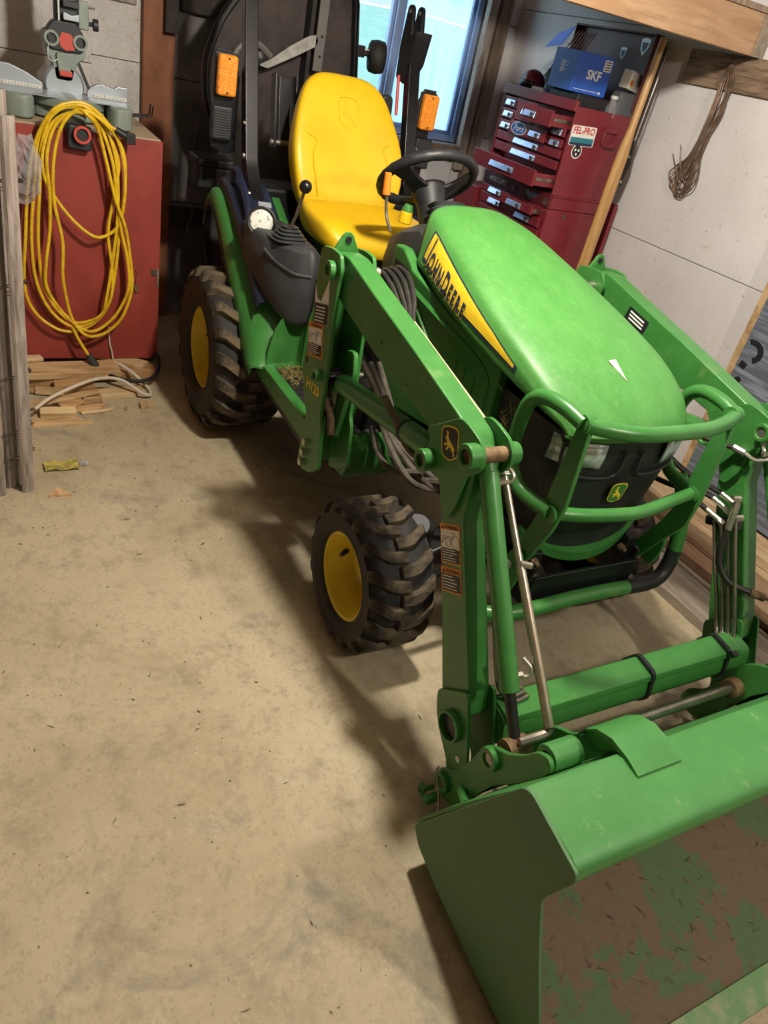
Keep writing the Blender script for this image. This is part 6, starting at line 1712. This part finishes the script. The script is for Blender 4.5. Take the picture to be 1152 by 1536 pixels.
# things on top of the chest (surface z = 1.455)
ZT = 1.456
M = Matrix.Rotation(R_(-4), 3, 'Z')
bxc = Vector((-.222, 1.195, 1.536))
fs = thing('blue_box', 'blue cardboard bearing box with white lettering on top of the tool chest', 'box', bxc)
bw, bd_, bh = .185, .205, .160
B().obox(bxc+Vector((0, 0, bh/2)), (bw, bd_, bh), M).make('carton', 'blue_box', fs, bevel=.002)
rX, rY = M@Vector((1, 0, 0)), M@Vector((0, 1, 0))
fB = frame(rY, (0, 0, 1)); cB = bxc+rX*(bw/2+.0004)+Vector((0, 0, bh/2))
text('box_lettering', 'SKF', .052, cB+rY*.010+Vector((0, 0, -.004)), fB, 'print_white', fs, bold=.0016)
flat('box_label', rect(.042, .046), cB+rY*.072+Vector((0, 0, .045)), fB, 'label_white', fs, thick=.0006)
for i in range(4):
    flat('label_line', rect(.030, .004), cB+rX*.0008+rY*.072+Vector((0, 0, .060-i*.010)), fB, 'print_black', fs, thick=.0003)
flat('printed_line', rect(.150, .002), cB+rY*-.012+Vector((0, 0, -.066)), fB, 'print_white', fs, thick=.0004)
flat('printed_ring', circ(.006, 14), cB+rY*.066+Vector((0, 0, -.066)), fB, 'print_white', fs, thick=.0004)
fA = frame(rX, (0, 0, 1)); cA = bxc-rY*(bd_/2+.0004)+Vector((0, 0, bh/2))
for i in range(3):
    for j in range(3 if i else 6):
        flat('printed_mark', circ(.0035, 8) if i else rect(.028, .004), cA+rX*(-.01+i*.018)+Vector((0, 0, .03-j*(.016 if i else .008))), fA, 'print_white', fs, thick=.0004)
B().box((-.31, 1.115, ZT), (-.10, 1.33, 1.534)).make('parts_tray', 'black_plastic', label='black plastic parts tray under the blue box', cat='tray', bevel=.01)
B().obox((-.42, 1.145, ZT+.032), (.075, .05, .062), (0, 0, .2)).make('white_carton', 'white_item', label='small white carton between the helmet and the blue box', cat='box', bevel=.002)
hm = B().sph((-.555, 1.19, 1.525), .066, 1.0, .9, .95, 24, 14).make('red_helmet', 'dark_red_ball', label='dark red rounded visor helmet on the left of the tool chest', cat='helmet', smooth=True, angle=180)
rows = []
for i in range(9):
    a = -1.0+2.0*i/8
    rows.append([(-.555+.068*math.sin(a)*1.0, 1.19-.062*math.cos(a)*1.02, 1.525+dz) for dz in (-.018, .0, .012)])
B().loft(rows).make('visor', 'black_paint', hm, smooth=True, solid=.003)
wbk_ = thing('wire_basket', 'dark wire basket with twigs leaning on the wall behind the helmet', 'basket', (-.38, 1.33, ZT))
for k in range(7):
    o = k*.022
    B().tube([(-.61+o, 1.27, ZT+.08), (-.55+o, 1.31, 1.66), (-.50+o, 1.345, 1.785)], .003, 6).make('rod', 'bronze_wire', wbk_, smooth=True)
for k in range(5):
    t = .15+k*.2
    B().tube([(-.615+.11*t, 1.27+.075*t, ZT+.08+.25*t), (-.475+.11*t, 1.27+.075*t, ZT+.08+.25*t)], .0025, 6).make('cross_wire', 'dark_metal', wbk_, smooth=True)
B().obox((-.50, 1.345, 1.53), (.20, .13, .14), (R_(-12), 0, 0)).make('basket_bottom', 'black_plastic', wbk_, bevel=.01)
B().add([(-.605, 1.245, 1.690), (-.48, 1.245, 1.712), (-.412, 1.245, 1.795), (-.53, 1.245, 1.752), (-.605, 1.248, 1.690), (-.48, 1.248, 1.712), (-.412, 1.248, 1.795), (-.53, 1.248, 1.752)], [(0, 1, 2, 3), (7, 6, 5, 4), (0, 4, 5, 1), (1, 5, 6, 2), (2, 6, 7, 3), (3, 7, 4, 0)]).make('blue_card', 'blue_card', label='shiny blue card stuck in the wire basket behind the blue box', cat='card')
M2 = Matrix.Rotation(R_(12), 3, 'Z')@Matrix.Rotation(R_(-8), 3, 'X')
sb = thing('part_box', 'small white and yellow parts box beside the blue box', 'box', (-.105, 1.415, ZT+.10))
cc = Vector((-.105, 1.415, 1.625))
B().obox(cc, (.05, .115, .075), M2).make('carton', 'white_card', sb, bevel=.002)
r2 = M2@Vector((0, 1, 0)); u2 = M2@Vector((0, 0, 1)); n2 = M2@Vector((1, 0, 0))
f2 = frame(r2, u2)
flat('round_logo', circ(.014, 18), cc+n2*.0254-r2*.035-u2*.010, f2, 'label_orange', sb, thick=.0005)
for i in range(4):
    flat('print_line', rect(.045, .003), cc+n2*.0254+r2*.018+u2*(.02-i*.010), f2, 'saw_light', sb, thick=.0004)
for i in range(4):
    B().obox(cc+n2*.003+r2*.060+u2*(.028-i*.018), (.044, .008, .010), M2).make('yellow_tab', 'decal_yellow', sb)
B().box((-.14, 1.345, ZT), (-.06-.012, 1.462, 1.58)).make('grey_case', 'grey_cloth', label='grey cloth case below the small parts box', cat='case', bevel=.012)
jr = B().lathe([(0, .001), (0, .028), (.05, .030), (.065, .018), (.085, .016), (.086, .001)], (-.088, 1.325, ZT), (0, 0, 1), 20).make('clear_jar', 'clear_film', label='clear plastic jar at the corner of the tool chest', cat='jar', smooth=True)
B().cyl((-.088, 1.325, ZT+.086), (-.088, 1.325, ZT+.10), .018, n=16).make('jar_lid', 'white_item', jr, smooth=True)

# long wooden pole with a black steel strap, leaning at the chest corner
pl = thing('wooden_pole', 'long varnished wooden pole with a black steel strap leaning beside the tool chest', 'pole', (.06, 1.20, 0))
def ppt(z): return Vector((.065-.03*(z-.8)*.0, 1.325+.030*(z-.8)+.0, z))
rows = []
for z, w_, h_ in ((0.0, .030, .022), (.6, .032, .024), (1.22, .034, .024), (1.34, .030, .026), (1.45, .018, .020), (1.75, .016, .018), (1.81, .014, .016)):
    c = ppt(z)
    rows.append([c+Vector((h_*math.cos(t), w_*math.sin(t), 0)) for t in [2*PI*j/12 for j in range(12)]])
B().loft(rows, closed=True, caps=True).make('shaft', 'handle_wood', pl, smooth=True)
B().box((.030, 1.350, .02), (.052, 1.372, 1.30)).make('steel_strap', 'black_paint', pl)
rows = []
for z, y, w_ in ((1.20, 1.385, .010), (1.30, 1.388, .024), (1.38, 1.378, .018), (1.46, 1.372, .008), (1.78, 1.388, .006)):
    rows.append([(.045, y-w_, z), (.062, y-w_, z), (.062, y+w_, z), (.045, y+w_, z)])
B().loft(rows, closed=True, caps=True).make('steel_plate', 'black_paint', pl)
for z in (1.22, 1.33):
    B().cyl((.062, 1.386, z), (.068, 1.386, z), .007, n=10).make('rivet', 'zinc', pl)
B().tube([(.070, 1.382, 1.40), (.072, 1.395, 1.76)], .0035, 6).make('steel_rod', 'steel', pl, smooth=True)

# ------------------------------------------------------------------ right wall: plywood block, wire coil, panel, lumber
B().box((.075, YR-.020, 1.668), (.60, YR-.001, 1.800)).make('plywood_block', 'ply', label='rough brown plywood block fixed to the white wall under the shelf', cat='board', bevel=.002)
wc = thing('wire_coil', 'brown wire hank hanging from the plywood block on the wall', 'wire', (.33, YR-.03, 1.23))
B().cyl((.345, YR-.021, 1.770), (.345, YR-.060, 1.778), .004, n=8).make('nail', 'steel', wc)
random.seed(12)
wb2 = B()
for k in range(13):
    o = random.uniform(-1, 1); q = random.uniform(-1, 1)
    zt = 1.768+random.uniform(-.015, .004)
    bot = random.choice([1.235, 1.25, 1.275, 1.30, 1.225]); bx_ = .30+o*.045; wdt = .034+.020*abs(q)
    pts = [(.345, YR-.040-.004*k % .02, zt), (.362+.016*o, YR-.035, 1.70), (.366+.015*q, YR-.030-.006*abs(o), 1.58), (.338+.018*o, YR-.030, 1.42), (bx_+wdt, YR-.030-.008*abs(q), bot+.055), (bx_+.01, YR-.028, bot), (bx_-wdt, YR-.030, bot+.035), (.305-.010*q, YR-.034, 1.40), (.328+.012*o, YR-.036, 1.56), (.326-.012*q, YR-.036, 1.70)]
    wb2.tube(cr(pts, 6, closed=True), .0030, 6, closed=True)
wb2.tube(cr([(.30, YR-.03, 1.30), (.26, YR-.035, 1.36), (.225, YR-.035, 1.43)], 5), .0024, 6)
wb2.tube(cr([(.29, YR-.03, 1.28), (.25, YR-.035, 1.33), (.20, YR-.035, 1.385)], 5), .0024, 6)
wb2.make('coil', 'bronze_wire', wc, smooth=True)
pn = thing('wrapped_panel', 'stack of dark plastic-wrapped sheets standing against the white wall', 'panel', (1.7, YR-.04, 0))
B().box((.968, YR-.072, .12), (2.45, YR-.010, 1.30)).make('core', 'osb_edge', pn, bevel=.002)
B().box((1.004, YR-.0755, .12), (2.45, YR-.0722, 1.30)).make('wrap', 'tarp_panel', pn)
fw = frame((1, 0, 0), (0, 0, 1))
arc_o = [(.060*math.cos(t), .050*math.sin(t)) for t in [R_(a) for a in range(-60, 121, 15)]]
arc_i = [(.032*math.cos(t), .026*math.sin(t)) for t in [R_(a) for a in range(120, -61, -15)]]
flat('printed_curve', arc_o+arc_i, (1.045, YR-.0757, .770), fw, 'label_black', pn, thick=.0005)
flat('printed_bar', [(-.02, -.02), (.012, -.028), (.022, .0), (-.012, .008)], (1.036, YR-.0757, .715), fw, 'label_black', pn, thick=.0005)
flat('printed_dot', circ(.016, 20, .014), (1.045, YR-.0757, .640), fw, 'label_black', pn, thick=.0005)
GR = 'lumber stacked along the right wall'
def rboard(y0, y1, z0, z1, x0, x1, m, label):
    return B().box((x0, y0, z0), (x1, y1, z1)).make('stacked_board', m, bevel=.003, seg=1, label=label, cat='board', group=GR)
rboard(.795, .985, .000, .038, 1.05, 3.1, 'grey_board', 'lowest greyish board of the stack, nearest the front tyre')
rboard(1.000, 1.135, .000, .038, 0.95, 2.9, 'grey_board', 'second greyish board on the floor of the stack')
rboard(1.020, 1.110, .039, .077, 0.90, 2.8, 'brown_board', 'brown plank lying on the greyish boards')
rboard(1.150, 1.30, .000, .060, 0.80, 3.0, 'brown_board', 'thick brown plank in the middle of the stack')
rboard(1.160, 1.295, .061, .130, 0.85, 2.9, 'pale_board', 'pale thick plank on the middle of the stack')
rboard(1.310, 1.535, .000, .080, 0.75, 3.0, 'grey_board', 'wide grey board against the right wall at the bottom')
rboard(1.320, 1.460, .081, .120, 0.75, 2.95, 'pale_board', 'pale board on the wide grey board by the wall')
rboard(1.200, 1.285, .131, .170, 1.30, 2.9, 'pale_board', 'narrow pale board on top of the stack')
rboard(.99, 1.085, .078, .116, 1.72, 3.0, 'pale_board', 'short pale board near the bucket end of the stack')
